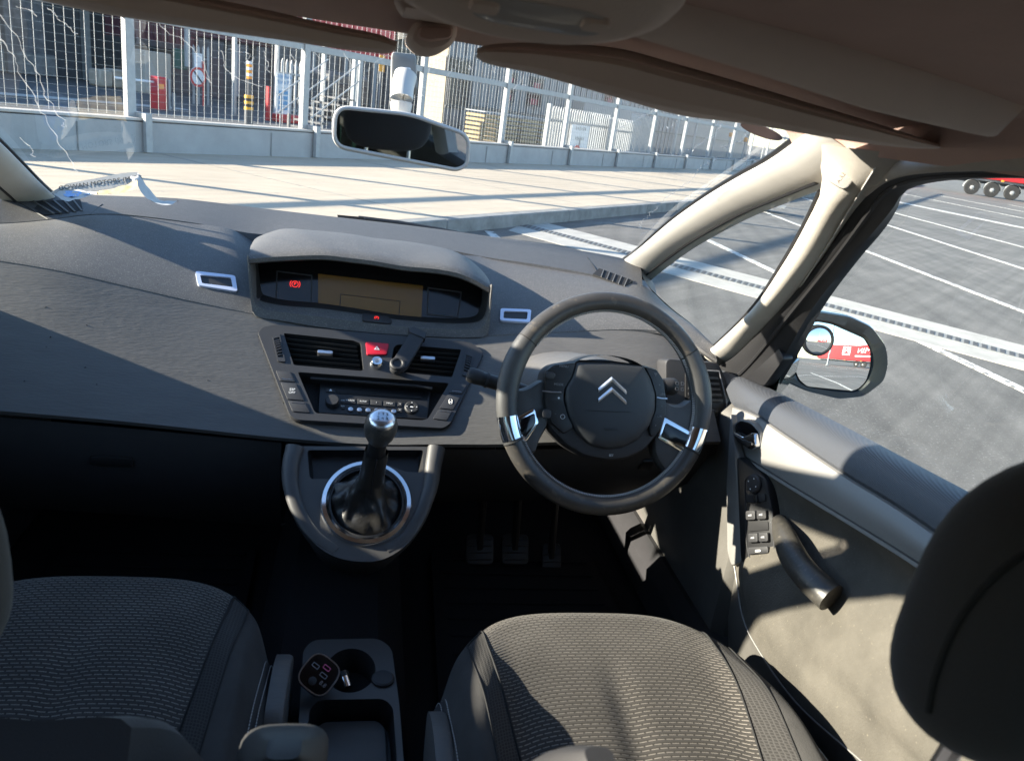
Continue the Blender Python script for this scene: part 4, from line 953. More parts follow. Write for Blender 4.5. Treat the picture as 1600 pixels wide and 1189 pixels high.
for quad_, n_, c in (([(425, 526), (437, 523), (446, 568), (434, 567)], 9, m_black), ([(727, 551), (740, 556), (733, 592), (721, 588)], 8, m_dark)):
    P = PFR.P(quad_)
    tw = mk('thumbwheel', prism_holes(rounded(P, 0.003), [rounded([sum(P, V((0, 0, 0)))/4+(p-sum(P, V((0, 0, 0)))/4)*0.72 for p in P], 0.002)], pn, 0.0, 0.0055), m_panel, dash, smooth=False)
    a, b = (P[0]+P[1])/2, (P[2]+P[3])/2; wd = (P[1]-P[0])*0.30
    for i in range(n_):
        t = 0.16+0.68*i/(n_-1); q = a.lerp(b, t)+pn*(0.002+0.006*sin(PI*(i+0.5)/n_)); s2 = (b-a)*0.026
        mk('ridge', prism([q-wd-s2, q+wd-s2, q+wd+s2, q-wd+s2], pn, -0.004, 0.0008), c, tw, smooth=False)
def btncol(corners, cuts):
    tl, tr, br, bl = PFR.P(corners); k = 0
    for t0, t1 in zip(cuts, cuts[1:]):
        e = 0.012; q = [tl.lerp(bl, t0+e), tr.lerp(br, t0+e), tr.lerp(br, t1-e), tl.lerp(bl, t1-e)]
        c = sum(q, V((0, 0, 0)))/4; q = [c+(p-c)*0.97 for p in q]
        o = mk('panel_button', prism(rounded(q, 0.0025), pn, 0.001, 0.0048, 0.001), m_panel, dash)
        yield k, o, q, c; k += 1
BC = lambda q, t: (q[0].lerp(q[3], t), q[1].lerp(q[2], t))
for k, o, q, c in btncol([(430, 580), (454, 582), (486, 648), (457, 646)], (0, 0.28, 0.72, 1.0)):
    if k != 1:
        a, b = BC(q, 0.80 if k == 0 else 0.18); d = (b-a)*0.15; mk('marker', tube([a+d+pn*0.005, b-d+pn*0.005], 0.0007, 5), m_satin, o)
    else: text('lettering', 'ESP\nOFF', PFR.at0(c+pn*0.0048), 0.0068, m_white, o)
for k, o, q, c in btncol([(710, 600), (731, 602), (698, 660), (675, 657)], (0, 0.30, 0.72, 1.0)):
    if k != 1:
        a, b = BC(q, 0.80 if k == 0 else 0.18); d = (b-a)*0.15; mk('marker', tube([a+d+pn*0.005, b-d+pn*0.005], 0.0007, 5), m_satin, o)
    else:
        f2 = PFR.at0(c+pn*0.0052); mk('padlock', join(ringtube(srect(f2, 0.0028, 0.0052, 4), 0.0006, 5, pn), prism(srect(f2.at0(f2.l(0, -0.001)), 0.0015, 0.0012), pn, 0, 0.0004)), m_white, o)
# radio
rad_ = mk('radio_recess', recess(RR, 0.030, m_recess), m_recess, dash, smooth=False)
RF = PFR.at0(PFR.o-pn*0.020)
rfp = [(500, 598), (673, 611), (668, 655), (497, 645)]
radio = mk('radio', prism(rounded(RF.P(rfp), 0.004), pn, -0.01, 0.0, 0.002), m_black, dash)
mk('shelf_lip', tube(PFR.P([(485, 588), (560, 593), (650, 600), (676, 604)], -0.006), 0.0028, 8), m_dark, radio)
mk('disc_slot', prism(RF.P([(525, 611), (658, 620), (658, 624), (525, 615)]), pn, 0.0, 0.0012), m_recess, radio, smooth=False)
mk('eject_button', prism(rounded(RF.P([(509, 607), (524, 608), (524, 614), (509, 613)]), 0.001), pn, 0.0, 0.002, 0.0006), m_dark, radio)
mk('eject_symbol', prism(RF.P([(514, 612), (516.5, 608.5), (519, 612)]), pn, 0.0021, 0.0024), m_white, radio, smooth=False)
mk('volume_knob', lathe([(0.0125, 0), (0.0125, 0.010), (0.011, 0.0125), (0.006, 0.0125)], RF.px(519, 630), pn, 28), m_dark, radio)
for i, s_ in enumerate(('SOURCE', 'AUDIO', '\u266a', 'MENU')):
    x = 547+i*20.5; y = 626+i*1.5
    b_ = mk('radio_button', prism(rounded(RF.P([(x-9, y-3.5), (x+9, y-2), (x+9, y+6), (x-9, y+4.5)]), 0.001), pn, 0.0, 0.0025, 0.0007), m_dark, radio)
    text('lettering', s_, RF.at0(RF.px(x, y+1, 0.0026)), 0.0042, m_white, b_)
for i in range(2):
    b_ = mk('radio_button', prism(rounded(RF.P([(532, 623+i*9), (538, 623.5+i*9), (539, 631+i*9), (533, 630.5+i*9)]), 0.001), pn, 0.0, 0.0025, 0.0007), m_dark, radio)
    text('lettering', ('BAND', 'AUTO')[i], RF.at0(RF.px(535.5, 627+i*9, 0.0026)), 0.0026, m_white, b_)
    b_ = mk('radio_button', prism(rounded(RF.P([(622, 629+i*9), (629, 629.5+i*9), (628, 636+i*9), (621, 635.5+i*9)]), 0.001), pn, 0.0, 0.0025, 0.0007), m_dark, radio)
    text('lettering', ('TA', 'ESC')[i], RF.at0(RF.px(625, 632.5+i*9, 0.0026)), 0.0026, m_white, b_)
for x, y in ((547.7, 641), (561.5, 642), (575, 642.5), (588.5, 643), (602, 643.5), (615, 644.3)):
    mk('preset_button', lathe([(0.0052, 0), (0.0052, 0.003), (0.0043, 0.0047), (0.002, 0.0055)], RF.px(x, y), pn, 18), m_satin, radio)
nv = mk('menu_ring', lathe([(0.0135, 0), (0.0135, 0.004), (0.0115, 0.0058), (0.006, 0.0058), (0.0055, 0.004), (0.002, 0.0045)], RF.px(643, 638), pn, 28), m_dark, radio)
for k in range(4):
    f2 = RF.at0(RF.px(643, 638, 0.006)); c_ = f2.l(0.0092*cos(k*PI/2), 0.0092*sin(k*PI/2)); g_ = Frame(c_, pn, f2.u*cos(k*PI/2-PI/2)+f2.v*sin(k*PI/2-PI/2))
    mk('arrow', prism(tri(g_, 0.0015), pn, 0, 0.0003), m_white, nv, smooth=False)
mk('menu_ok', prism(srect(RF.at0(RF.px(643, 638, 0.0046)), 0.003, 0.0012), pn, 0, 0.0006), m_white, nv)

# lower dash, glove box, knee panels
GB = spl([at(x, y, Y=1.30) for x, y in ((-160, 640), (0, 652), (200, 669), (440, 692))], 30)
rows = [GB, [p+V((0, -0.004, -0.02)) for p in GB], [p+V((0, 0.0, -0.09)) for p in GB], [p+V((0, 0.05, -0.20)) for p in GB], [p+V((0, 0.16, -0.26)) for p in GB]]
gv_ = loft(rows); gb_ = mk('glove_box', gv_, m_dark, dash)
fr = Surf(gv_).fr(175, 720, V((1, 0, 0)))
mk('latch', prism(srect(fr, 0.036, 0.010, 5), fr.n, -0.002, 0.004, 0.002), m_black, gb_)
KB = spl([at(x, y, Y=1.31) for x, y in ((446, 692), (580, 700), (690, 702), (800, 702), (950, 700), (1110, 694))], 40)
rows = [KB, [p+V((0, 0.0, -0.03)) for p in KB], [p+V((0, 0.06, -0.12)) for p in KB], [p+V((0, 0.16, -0.20)) for p in KB]]
kv_ = loft(rows); mk('knee_panel', kv_, m_dark, dash)
fr = Surf(kv_).fr(1010, 725, V((1, 0, 0)))
mk('diagnostic_flap', prism(srect(fr, 0.013, 0.018, 6), fr.n, -0.002, 0.004, 0.002), m_black, dash)
# driver side vent and switch cluster at the dash end
EF = Frame(at(1105, 630, Y=1.34), V((-0.05, -1, 0.30)), V((1, 0, 0)))
ep = mk('end_panel', prism(rounded(EF.P([(1040, 560), (1122, 566), (1135, 590), (1142, 640), (1140, 700), (1118, 712), (1040, 700)]), 0.012), EF.n, -0.05, 0.0, 0.004), m_dark, dash)
ev = mk('side_vent', prism(rounded(EF.P([(1070, 580), (1122, 584), (1130, 622), (1124, 630), (1070, 624)]), 0.005), EF.n, 0.0, 0.003, 0.001), m_recess, dash)
for i in range(5):
    y = 588+i*8.6; mk('slat', prism(EF.P([(1074, y-1), (1120+i*1.5, y+1), (1121+i*1.5, y+4.5), (1074, y+3)]), EF.n, 0.002, 0.007), m_slat, ev, smooth=False)
mk('trim_strip', tube(EF.P([(1072, 577), (1122, 580), (1134, 626), (1134, 650)], 0.004), 0.0018, 6), m_grey_print, ev)
for i, s_ in enumerate(('\u0393', '\u2740', '\u25a1')):
    b_ = mk('end_button', prism(srect(EF.at0(EF.px(1112, 644+i*15)), 0.012, 0.0065, 6), EF.n, 0, 0.003, 0.001), m_black, dash)
    text('symbol', s_, EF.at0(EF.px(1112, 644+i*15, 0.0031)), 0.012, m_grey_print, b_)

# ---------------- steering column and wheel
WCN = V((0.42, 1.178, 0.951)); TILT = rad(21.45); WRAD = 0.192
WN = V((0, -cos(TILT), sin(TILT)))
WF = Frame(WCN, WN, V((1, 0, 0)))
col_ = empty('steering_column', WCN-WN*0.16, 'grey steering column cowl with two stalks behind the wheel', 'steering column')
rows = []
for k in range(9):
    t = k/8; d = lerp(0.035, 0.26, t); w_ = lerp(0.085, 0.150, t**0.8); hgt = lerp(0.060, 0.092, t**0.7)
    rows.append([WF.l(w_*cos(a), hgt*max(sin(a), -0.9)+0.012, -d) for a in [2*PI*j/32 for j in range(32)]])
mk('cowl', cap(loft(rows, True), 32), m_fascia, col_)
rows = []
for k in range(6):
    t = k/5; d = lerp(-0.008, 0.045, t); rows.append([WF.l(0.070*cos(a), 0.052+0.030*sin(a)+t*0.004, -d) for a in [PI*j/20 for j in range(21)]])
mk('gauge_visor', loft(rows), m_dark, col_)
mk('gauge_display', prism([WF.l(0.060*cos(PI*j/16), 0.055+0.022*sin(PI*j/16), -0.03) for j in range(17)], WN, -0.005, 0), m_gloss, col_, smooth=False)
def stalk(pxs, r, tip, label):
    P = [WF.at0(WCN-WN*0.075).px(*q) for q in pxs]
    s_ = mk('stalk', tube(spl(P, 10), [lerp(r*1.0, r*1.05, i/9) for i in range(10)], 14), m_black, col_); s_['label'] = label
    d = (P[0]-P[1]).normalized()
    mk('stalk_tip', lathe([(r*1.05, -0.012), (r*1.12, -0.002), (r*1.10, 0.008), (r*0.9, 0.013), (r*0.5, 0.0145)], P[0], d, 18), tip, s_)
    mk('stalk_ring', lathe([(r*1.15, -0.002), (r*1.15, 0.002)], P[0]-d*0.022, d, 18), m_dark, s_)
    return P
stalk([(742, 588), (770, 597), (800, 606), (850, 622)], 0.0125, m_dark, 'black wiper stalk with rounded tip')
stalk([(1046, 604), (1030, 604), (1000, 610), (960, 622)], 0.0145, m_dark, 'black light stalk with printed symbols')
text('symbols', 'O D\nO G', Frame(WF.at0(WCN-WN*0.075).px(1056, 604)+WN*0.017, WN, V((1, 0, 0))), 0.010, m_grey_print, col_)

wheel = empty('steering_wheel', WCN, 'black leather steering wheel with chrome spoke inserts and fixed centre hub', 'steering wheel')
N_ = 96
def rimring(a0, a1, n, mat_, name, extra=0.0, r0=WRAD-0.0175):
    rows = []
    for i in range(n):
        a = lerp(a0, a1, i/(n-1)); thick = 0.0172+extra+0.0022*math.exp(-((abs(((a-PI/2+PI) % (2*PI))-PI)-rad(75))/0.35)**2)
        c = WF.l(r0*cos(a), r0*sin(a)); rd = WF.u*cos(a)+WF.v*sin(a)
        rows.append([c+rd*(thick*cos(2*PI*k/18))+WN*(thick*0.92*sin(2*PI*k/18)) for k in range(18)])
    return mk(name, loft(rows, True), mat_, wheel)
m_leather2 = mat('wheel_leather_grip', (0.050, 0.050, 0.050), 0.5, bump=(500, 0.4, 0.0005), var=(18, 0.2))
rimring(rad(34), rad(146), 50, m_leather, 'rim_section'); rimring(rad(146.3), rad(205), 30, m_leather2, 'rim_section')
rimring(rad(205), rad(335), 60, m_leather, 'rim_section'); rimring(rad(-25), rad(33.7), 30, m_leather2, 'rim_section')
for a in (34, 146.2, 205, 335): 
    a = rad(a); c = WF.l((WRAD-0.0175)*cos(a), (WRAD-0.0175)*sin(a)); t_ = WF.v*cos(a)-WF.u*sin(a); rd = WF.u*cos(a)+WF.v*sin(a)
    mk('seam', ringtube([c+rd*(0.0176*cos(x))+WN*(0.0164*sin(x)) for x in [2*PI*k/20 for k in range(20)]], 0.0009, 5, t_), m_seam, wheel)
vs_, fs_ = [], []
for a0, a1 in ((34, 146), (207, 333), (-20, 33)):      # inner stitching
    n = int((a1-a0)*0.9)
    for i in range(n):
        a = rad(lerp(a0, a1, i/n)); da = rad(0.30); r_ = WRAD-0.0175-0.0152
        p, q = WF.l(r_*cos(a), r_*sin(a), 0.0088), WF.l((r_-0.003)*cos(a+da), (r_-0.003)*sin(a+da), 0.0045)
        b_ = tube([p, q], 0.0010, 4); k = len(vs_); vs_ += b_[0]; fs_ += [tuple(i_+k for i_ in f) for f in b_[1]]
mk('stitching', (vs_, fs_), m_stitch, wheel, smooth=False)['kind'] = 'stuff'
# spokes as thick shaped plates
def plate(name, pts, h0, h1, bev, mat_, parent, rr=0.006):
    return mk(name, prism(rounded(WF.P(pts), rr, 4), WN, h0, h1, bev), mat_, parent)
plate('spoke', [(800, 608), (822, 607), (850, 590), (862, 612), (860, 660), (842, 690), (836, 712), (802, 700), (788, 655)], -0.024, 0.003, 0.009, m_leather2, wheel, 0.012)
plate('spoke', [(1030, 618), (1046, 632), (1066, 634), (1082, 622), (1098, 650), (1096, 690), (1080, 722), (1056, 728), (1042, 742), (1022, 712), (1020, 660)], -0.024, 0.003, 0.009, m_leather2, wheel, 0.012)
for pts, cut in (([(789, 660), (834, 636), (842, 660), (822, 690), (803, 697)], [(812, 655), (834, 645), (836, 660), (820, 684), (812, 676)]), ([(1034, 650), (1092, 682), (1099, 690), (1084, 719), (1024, 684)], [(1038, 660), (1076, 680), (1068, 700), (1030, 682)])):
    ins = plate('spoke_insert', pts, -0.004, 0.0065, 0.004, m_chrome, wheel, 0.005)
    plate('insert_slot', cut, -0.004, 0.0075, 0.001, m_gloss, ins, 0.004)
# chrome wrapped over the rim at the spokes
for a0, a1 in ((190.5, 203.5), (336, 349)): rimring(rad(a0), rad(a1), 12, m_chrome, 'rim_insert', 0.0006)
HUB = [(848, 596), (852, 578), (864, 568), (903, 562), (960, 564), (1005, 570), (1024, 576), (1034, 592), (1039, 640), (1030, 676), (1008, 704), (978, 718), (948, 721), (912, 714), (884, 698), (858, 672), (846, 636)]
hub = plate('hub_shell', HUB, -0.045, 0.006, 0.010, m_dark, wheel, 0.010)
AB = [(898, 567), (950, 568), (1002, 573), (1012, 590), (1020, 615), (1020, 640), (1011, 665), (994, 686), (970, 698), (944, 701), (918, 694), (899, 676), (886, 652), (880, 625), (881, 606), (892, 588)]
abp = rounded(WF.P(AB), 0.006, 4); c_ = sum(abp, V((0, 0, 0)))/len(abp)
rows = [[p+WN*0.002 for p in abp], [p+WN*0.010 for p in abp]]
for f_, h_ in ((0.985, 0.0135), (0.93, 0.0165), (0.8, 0.0195), (0.55, 0.022), (0.2, 0.0232)): rows.append([c_+(p-c_)*f_+WN*h_ for p in abp])
abv = cap(loft(rows, True), len(abp)); ab = mk('airbag_cover', abv, m_airbag, wheel)
mk('cover_gap', ringtube([p+WN*0.0075 for p in abp], 0.0016, 5, WN), m_recess, wheel)
AS = Surf(abv)
def decal(name, pts, h, mat_, parent, surf=AS):
    fr_ = surf.fr(sum(p[0] for p in pts)/len(pts), sum(p[1] for p in pts)/len(pts), WF.u)
    return mk(name, prism(fr_.P(pts), fr_.n, -0.002, h, 0.0), mat_, parent, smooth=False)
def chevron(y):   # px chevron, apex top centre at 955
    L_ = [(935, y+19), (955.5, y), (978, y+21), (978, y+28.5)]
    half1 = [(934.5, y+18), (955.5, y), (956, y+7.5), (935, y+24)]
    half2 = [(955.5, y), (978, y+21), (978.5, y+28), (956, y+7.5)]
    return half1, half2
for k, y in enumerate((588.5, 604.5)):
    for h_ in chevron(y):
        fr_ = AS.fr(956, 606, WF.u); q = fr_.P(h_); n_ = fr_.n
        v4 = [q[0]+n_*0.0006, q[1]+n_*0.0006, q[2]+n_*0.0006, q[3]+n_*0.0006]; mid1, mid2 = (q[1]+q[2])/2+n_*0.0034, (q[0]+q[3])/2+n_*0.0034
        if h_ is chevron(y)[1] or h_[0][0] > 950: mid1, mid2 = (q[0]+q[3])/2+n_*0.0034, (q[1]+q[2])/2+n_*0.0034; vf = ([v4[0], v4[1], v4[2], v4[3], mid1, mid2], [(0, 1, 5, 4), (4, 5, 2, 3), (0, 4, 3), (1, 2, 5)])
        else: vf = ([v4[0], v4[1], v4[2], v4[3], mid1, mid2], [(0, 1, 4, 5), (5, 4, 2, 3), (0, 5, 3), (1, 2, 4)])
        mk('emblem_chevron', vf, m_emblem, ab, smooth=False)
fr_ = AS.fr(955, 671, WF.u); text('lettering', 'AIRBAG', Frame(fr_.o, fr_.n, WF.u), 0.0075, m_black, ab, 0.0002)
P = AS.P([(915, 641), (935, 642), (955, 643), (985, 644)], 0.0002); mk('cover_crease', tube(P, 0.0007, 5), m_black, ab)
# button pods
for side, pod in ((0, [(850, 580), (862, 570), (897, 566), (891, 587), (879, 606), (878, 628), (885, 654), (893, 668), (878, 678), (858, 660), (848, 630)]), (1, [(1004, 573), (1022, 577), (1032, 592), (1037, 620), (1037, 645), (1028, 672), (1014, 683), (1010, 670), (1021, 642), (1021, 614), (1013, 588)])):
    pd = plate('button_pod', pod, 0.003, 0.0125, 0.003, m_black, wheel, 0.005)
    pts = ([(863, 574), (878, 573), (860, 586), (870, 601), (865, 646), (876, 651), (870, 622)] if side == 0 else [(1020, 586), (1026, 602), (1030, 616), (1030, 634), (1026, 650), (1020, 664)])
    syms = (['\u00b7\u00b7', 'MENU', 'REG', 'MODE', '-', '\u25ef', '\u2726'] if side == 0 else ['\u25bd', '+', 'LIM', '-', 'OK', '\u266a'])
    for (x, y), s_ in zip(pts, syms):
        text('symbol', s_, Frame(WF.px(x, y)+WN*0.0127, WN, WF.u), 0.0058, m_grey_print if s_ not in ('\u2726', '\u25ef') else m_white, pd)
    x0, x1, y0 = ((845, 874, 611) if side == 0 else (1022, 1038, 621))
    mk('trim_bead', tube(WF.P([(x0, y0), ((x0+x1)/2, y0+1.5), (x1, y0+2)], 0.0125), 0.0013, 6), m_satin, pd)
    if side == 0:
        for (x, y), a_, b_ in (((856, 587), 0.008, 0.006), ((851, 646), 0.008, 0.008)):
            mk('thumb_button', prism(srect(WF.at0(WF.px(x, y)), a_, b_, 3), WN, 0.011, 0.0165, 0.002), m_dark, pd)
text('lettering', 'SET', Frame(WF.px(953, 711)+WN*0.0062, WN, WF.u), 0.0052, m_white, hub)

# ---------------- gear console
gt, gb2 = at(570, 698, Y=1.26), at(565, 880, Y=1.095)
GF = Frame((gt+gb2)/2, V((1, 0, 0)).cross(gt-gb2), V((1, 0, 0)))
if GF.n.z < 0: GF = Frame(GF.o, -GF.n, V((1, 0, 0)))
gn = GF.n
gcon = empty('gear_console', GF.o-V((0, 0, 0.25)), 'grey shield shaped gear console below the radio', 'console')
GO = [(462, 697), (450, 725), (447, 760), (458, 800), (485, 842), (520, 868), (562, 877), (600, 873), (636, 850), (664, 812), (680, 765), (686, 720), (683, 698)]
GO3 = spl(GF.P(GO), 60)
ringc = GF.px(573, 785); GR = GF.at0(ringc)
hole = ellipse(GR, 0.070, 0.070, 36)
tray = rounded(GF.P([(480, 703), (662, 703), (660, 738), (634, 737), (605, 726), (573, 722), (540, 726), (515, 748), (484, 748)]), 0.006, 3)
mk('console_top', prism_holes(GO3, [hole, tray], gn, -0.004, 0.0), m_cons, gcon, smooth=False)
tc = sum(tray, V((0, 0, 0)))/len(tray)
mk('tray', cap(loft([tray, [tc+(p-tc)*0.93-gn*0.022 for p in tray]], True), len(tray), False, True), m_black, gcon, ang=60)
rows = []
for h_, sc_ in ((0.0, 1.0), (-0.006, 1.02), (-0.012, 1.005), (-0.06, 1.02), (-0.16, 0.96), (-0.30, 0.90)):
    cc = sum(GO3, V((0, 0, 0)))/len(GO3); rows.append([cc+(p-cc)*sc_+gn*h_+V((0, 0.02, 0))*(h_/-0.06) for p in GO3])
mk('console_body', loft(rows), m_cons, gcon)
for side in (0, 1):   # raised border arms
    px_ = ([(461, 699), (454, 728), (455, 762), (468, 802), (492, 836), (525, 860)] if side == 0 else [(682, 700), (677, 728), (672, 762), (656, 806), (634, 838), (604, 858)])
    C_ = spl(GF.P(px_), 24); rows = []
    for i, p in enumerate(C_):
        t = i/23; t_ = (C_[min(i+1, 23)]-C_[max(i-1, 0)]).normalized(); sd_ = t_.cross(gn).normalized(); w_ = lerp(0.016, 0.008, t); hh = lerp(0.013, 0.001, ss(0.1, 1, t))
        rows.append([p+sd_*(w_*cos(a))+gn*(hh*sin(a)) for a in [PI*j/10 for j in range(11)]])
    mk('border_arm', cap(loft(rows), 11), m_cons, gcon)
rg = mk('chrome_ring', lathe([(0.0630, -0.006), (0.0635, 0.004), (0.068, 0.0075), (0.0745, 0.0065), (0.078, 0.001), (0.078, -0.003)], ringc, gn, 64, caps=False), m_chrome, gcon)
mk('ring_inset', lathe([(0.0635, -0.012), (0.0635, 0.003), (0.060, 0.004), (0.058, -0.012)], ringc, gn, 48, caps=False), m_dark, gcon)
mk('well', lathe([(0.062, -0.012), (0.04, -0.02), (0.01, -0.022)], ringc, gn, 32), m_recess, gcon)
# gear lever
KN = at(595, 667, Y=1.13); BASE = ringc-gn*0.01
glv = empty('gear_lever', BASE, 'gear lever with silver capped ball knob and creased leather gaiter', 'gear lever')
ld = (KN-BASE).normalized(); LN = (KN-BASE).length
rows = []
for k in range(30):
    t = k/29; tt = t*0.70
    c = BASE.lerp(KN, tt); a_, b_ = frame_of(ld, V((0, 1, 0)))
    nn = gn.lerp(ld, ss(0.0, 0.35, t)).normalized(); a_ = nn.cross(V((0, 1, 0))).normalized(); b_ = a_.cross(nn)
    KT = ((0, .061), (.07, .057), (.18, .041), (.32, .028), (.48, .0215), (1, .0185))
    for (ta, ra), (tb, rb_) in zip(KT, KT[1:]):
        if ta <= t <= tb: r0 = lerp(ra, rb_, (t-ta)/(tb-ta)); break
    row = []
    for j in range(64):
        th = 2*PI*j/64; am = 0.30*math.exp(-((t-0.22)/0.16)**2)*ss(0, 0.06, t)+0.08*ss(0, .1, t)
        fold = am*(0.55*sin(3*th+5*t+0.6)+0.35*sin(5*th-9*t+1.3)+0.25*noise.noise(V((2*cos(th), 2*sin(th), 6*t))))
        row.append(c+(a_*cos(th)+b_*sin(th))*(r0*(1+fold))+nn*(0.012*noise.noise(V((3*cos(th), 3*sin(th)+5, 7*t)))*math.exp(-((t-0.2)/0.2)**2)))
    rows.append(row)
mk('gaiter', loft(rows, True), m_gaiter, glv, ang=80)
mk('gaiter_seam', tube([p+(CAM-p).normalized()*0.001 for p in [r[47] for r in rows[12:]]], 0.0012, 5), m_seam, glv)
mk('stick', lathe([(0.0165, LN*0.66), (0.0150, LN*0.72), (0.0150, LN*0.90)], BASE, ld, 20), m_black, glv)
kb = mk('knob', lathe([(0.013, -0.034), (0.0175, -0.028), (0.0235, -0.016), (0.0262, -0.003), (0.0258, 0.008), (0.0225, 0.018), (0.0205, 0.0205)], KN, ld, 32), m_leather, glv)
cp_ = mk('knob_cap', lathe([(0.0212, 0.0185), (0.0200, 0.0215), (0.0150, 0.0255), (0.008, 0.0275), (0.001, 0.028)], KN, (ld+V((0, -0.25, 0.05))).normalized(), 32), m_satin, kb)
kf = Frame(KN+(ld+V((0, -0.25, 0.05))).normalized()*0.0275, (ld+V((0, -0.25, 0.05))), V((1, 0, 0)))
text('shift_pattern', '1 3 5\n2 4 R', kf, 0.0085, m_ink, kb, 0.0002)

# ---------------- phone mount clipped in the vent
pm = empty('phone_mount', PFR.px(621, 568), 'dark grey magnetic phone arm clipped on the right centre vent', 'phone mount')
f2 = PFR.at0(PFR.o+pn*0.028)
mk('arm', prism(rounded(f2.P([(609, 575), (611, 566), (645, 513), (666, 523), (636, 574), (626, 581), (616, 581)]), 0.006, 4), pn, -0.009, 0.0, 0.003), m_dark, pm)
c3 = f2.px(621, 570); mk('magnet_cup', lathe([(0.0145, -0.004), (0.0145, 0.004), (0.0125, 0.0062), (0.010, 0.0062), (0.008, 0.003), (0.003, 0.0022)], c3, pn, 28), m_dark, pm)
mk('end_flange', prism(f2.P([(638, 513), (647, 511), (667, 521), (664, 530), (640, 520)]), pn, -0.012, 0.002, 0.002), m_panel, pm)
mk('clip', tube([c3-pn*0.004, c3-pn*0.03], 0.006, 8), m_black, pm)

# ---------------- folded papers on the dash top
pp = empty('folded_papers', at(160, 305, Y=1.80), 'crumpled white printed papers lying on the dash by the windscreen', 'papers')
def sheet(name, L, R, m_, n=20, crease=0.006, parent=pp):
    L, R = spl(L, n), spl(R, n); rows = []
    for i, (a, b) in enumerate(zip(L, R)):
        rows.append([a.lerp(b, k/7)+V((0, 0, crease*noise.noise(V((i*0.35, k*0.5, 1.7))))) for k in range(8)])
    vf = loft(rows); return mk(name, vf, m_, parent, ang=50), vf
PQ = lambda pts: [at(x, y, Y=Y) for x, y, Y in pts]
sheet('page', PQ([(205, 271, 1.86), (219, 274, 1.84), (233, 296, 1.80), (252, 313, 1.78), (283, 314, 1.79)]), PQ([(203, 279, 1.80), (213, 289, 1.77), (227, 308, 1.74), (248, 320, 1.72), (264, 321, 1.73)]), m_paper, crease=0.004)
sheet('page', PQ([(150, 300, 1.775), (178, 295, 1.78), (200, 288, 1.785), (214, 281, 1.79)]), PQ([(152, 304, 1.74), (180, 303, 1.745), (203, 299, 1.75), (216, 294, 1.75)]), m_paper_old, crease=0.003)
sheet('page', PQ([(84, 303, 1.775), (102, 298, 1.79), (128, 298, 1.785), (150, 301, 1.77)]), PQ([(98, 313, 1.70), (112, 314, 1.70), (134, 308, 1.72), (152, 303, 1.74)]), m_paper, crease=0.003)
sheet('page', PQ([(96, 301, 1.778), (110, 298, 1.785), (128, 299, 1.78), (140, 302, 1.77)]), PQ([(102, 307, 1.735), (114, 308, 1.73), (128, 306, 1.735), (138, 304, 1.745)]), m_blueprint, crease=0.002)
_u = at(210, 273, Y=1.815)-at(104, 292, Y=1.80); _o = at(158, 286.5, Y=1.812)
PFp = Frame(_o, V((0, -1, 0.75)), _u)
mk('page', prism(PFp.P([(79, 301), (105, 287), (150, 279), (190, 271), (215, 269), (213, 286), (185, 293), (150, 299), (112, 304), (92, 309)]), PFp.n, -0.0006, 0.0), m_paper, pp, smooth=False)
text('lettering', 'GOWAN MOTORS (MERR', PFp.at0(PFp.px(158, 286)), 0.0145, m_ink, pp, 0.0008)

# ---------------- wiper outside
wpm = empty('wiper', at(620, 352, Y=2.3), 'black wiper arm lying along the base of the windscreen', 'wiper')
mk('arm', tube([at(x, y, Y=2.30) for x, y in ((560, 341), (620, 348), (690, 360), (750, 373))], 0.007, 8), m_black, wpm)
mk('blade_clip', prism([at(x, y, Y=2.28) for x, y in ((527, 336), (570, 340), (571, 346), (528, 343))], V((0, -1, 0.3)), -0.02, 0.005, 0.003), m_black, wpm)

# ---------------- rear view mirror
mv = empty('rear_view_mirror', at(632, 140, Y=1.36), 'rounded rear view mirror on a pale stem below the roof', 'mirror')
Mq = [at(x, y, Y=Y) for x, y, Y in ((528, 166, 1.345), (519, 190, 1.34), (524, 227, 1.335), (545, 238, 1.335), (715, 266, 1.30), (728, 258, 1.295), (733, 225, 1.295), (726, 209, 1.30), (640, 178, 1.325), (545, 164, 1.345))]
mo = V((0, 0, 0))
for p in Mq: mo += p
mo /= len(Mq)
nmir = (Mq[4]-Mq[2]).cross(Mq[0]-Mq[2]).normalized()
if nmir.dot(CAM-mo) < 0: nmir = -nmir
nmir = V((0.17, -0.98, -0.06)).normalized(); MF = Frame(mo, nmir, V((1, 0, 0)))
MP = rounded(MF.P([(522, 166), (519, 228), (714, 266), (730, 258), (734, 212), (640, 178)]), 0.022, 6)
cM = sum(MP, V((0, 0, 0)))/len(MP)
rows = [[cM+(p-cM)*0.975+nmir*0.004 for p in MP], [p+nmir*0.0035 for p in MP], [p-nmir*0.004 for p in MP], [cM+(p-cM)*0.97-nmir*0.020 for p in MP], [cM+(p-cM)*0.80-nmir*0.036 for p in MP], [cM+(p-cM)*0.4-nmir*0.042 for p in MP]]
mk('shell', cap(loft(rows, True), len(MP), False, True), m_mirrorback, mv)
mk('rim', ringtube([cM+(p-cM)*0.985+nmir*0.003 for p in MP], 0.0036, 8, nmir), m_mirrorback, mv)
mk('mirror_glass', prism([cM+(p-cM)*0.962 for p in MP], nmir, 0.001, 0.0038), m_mirror_dim, mv, smooth=False)
stp = [at(626, 182, Y=1.37), at(627, 160, Y=1.37), at(629, 138, Y=1.385), at(634, 118, Y=1.40)]
mk('stem', tube(spl(stp, 12), [0.014, 0.016, 0.0175, 0.0185]+[0.019]*8, 18), m_mirrorback, mv)
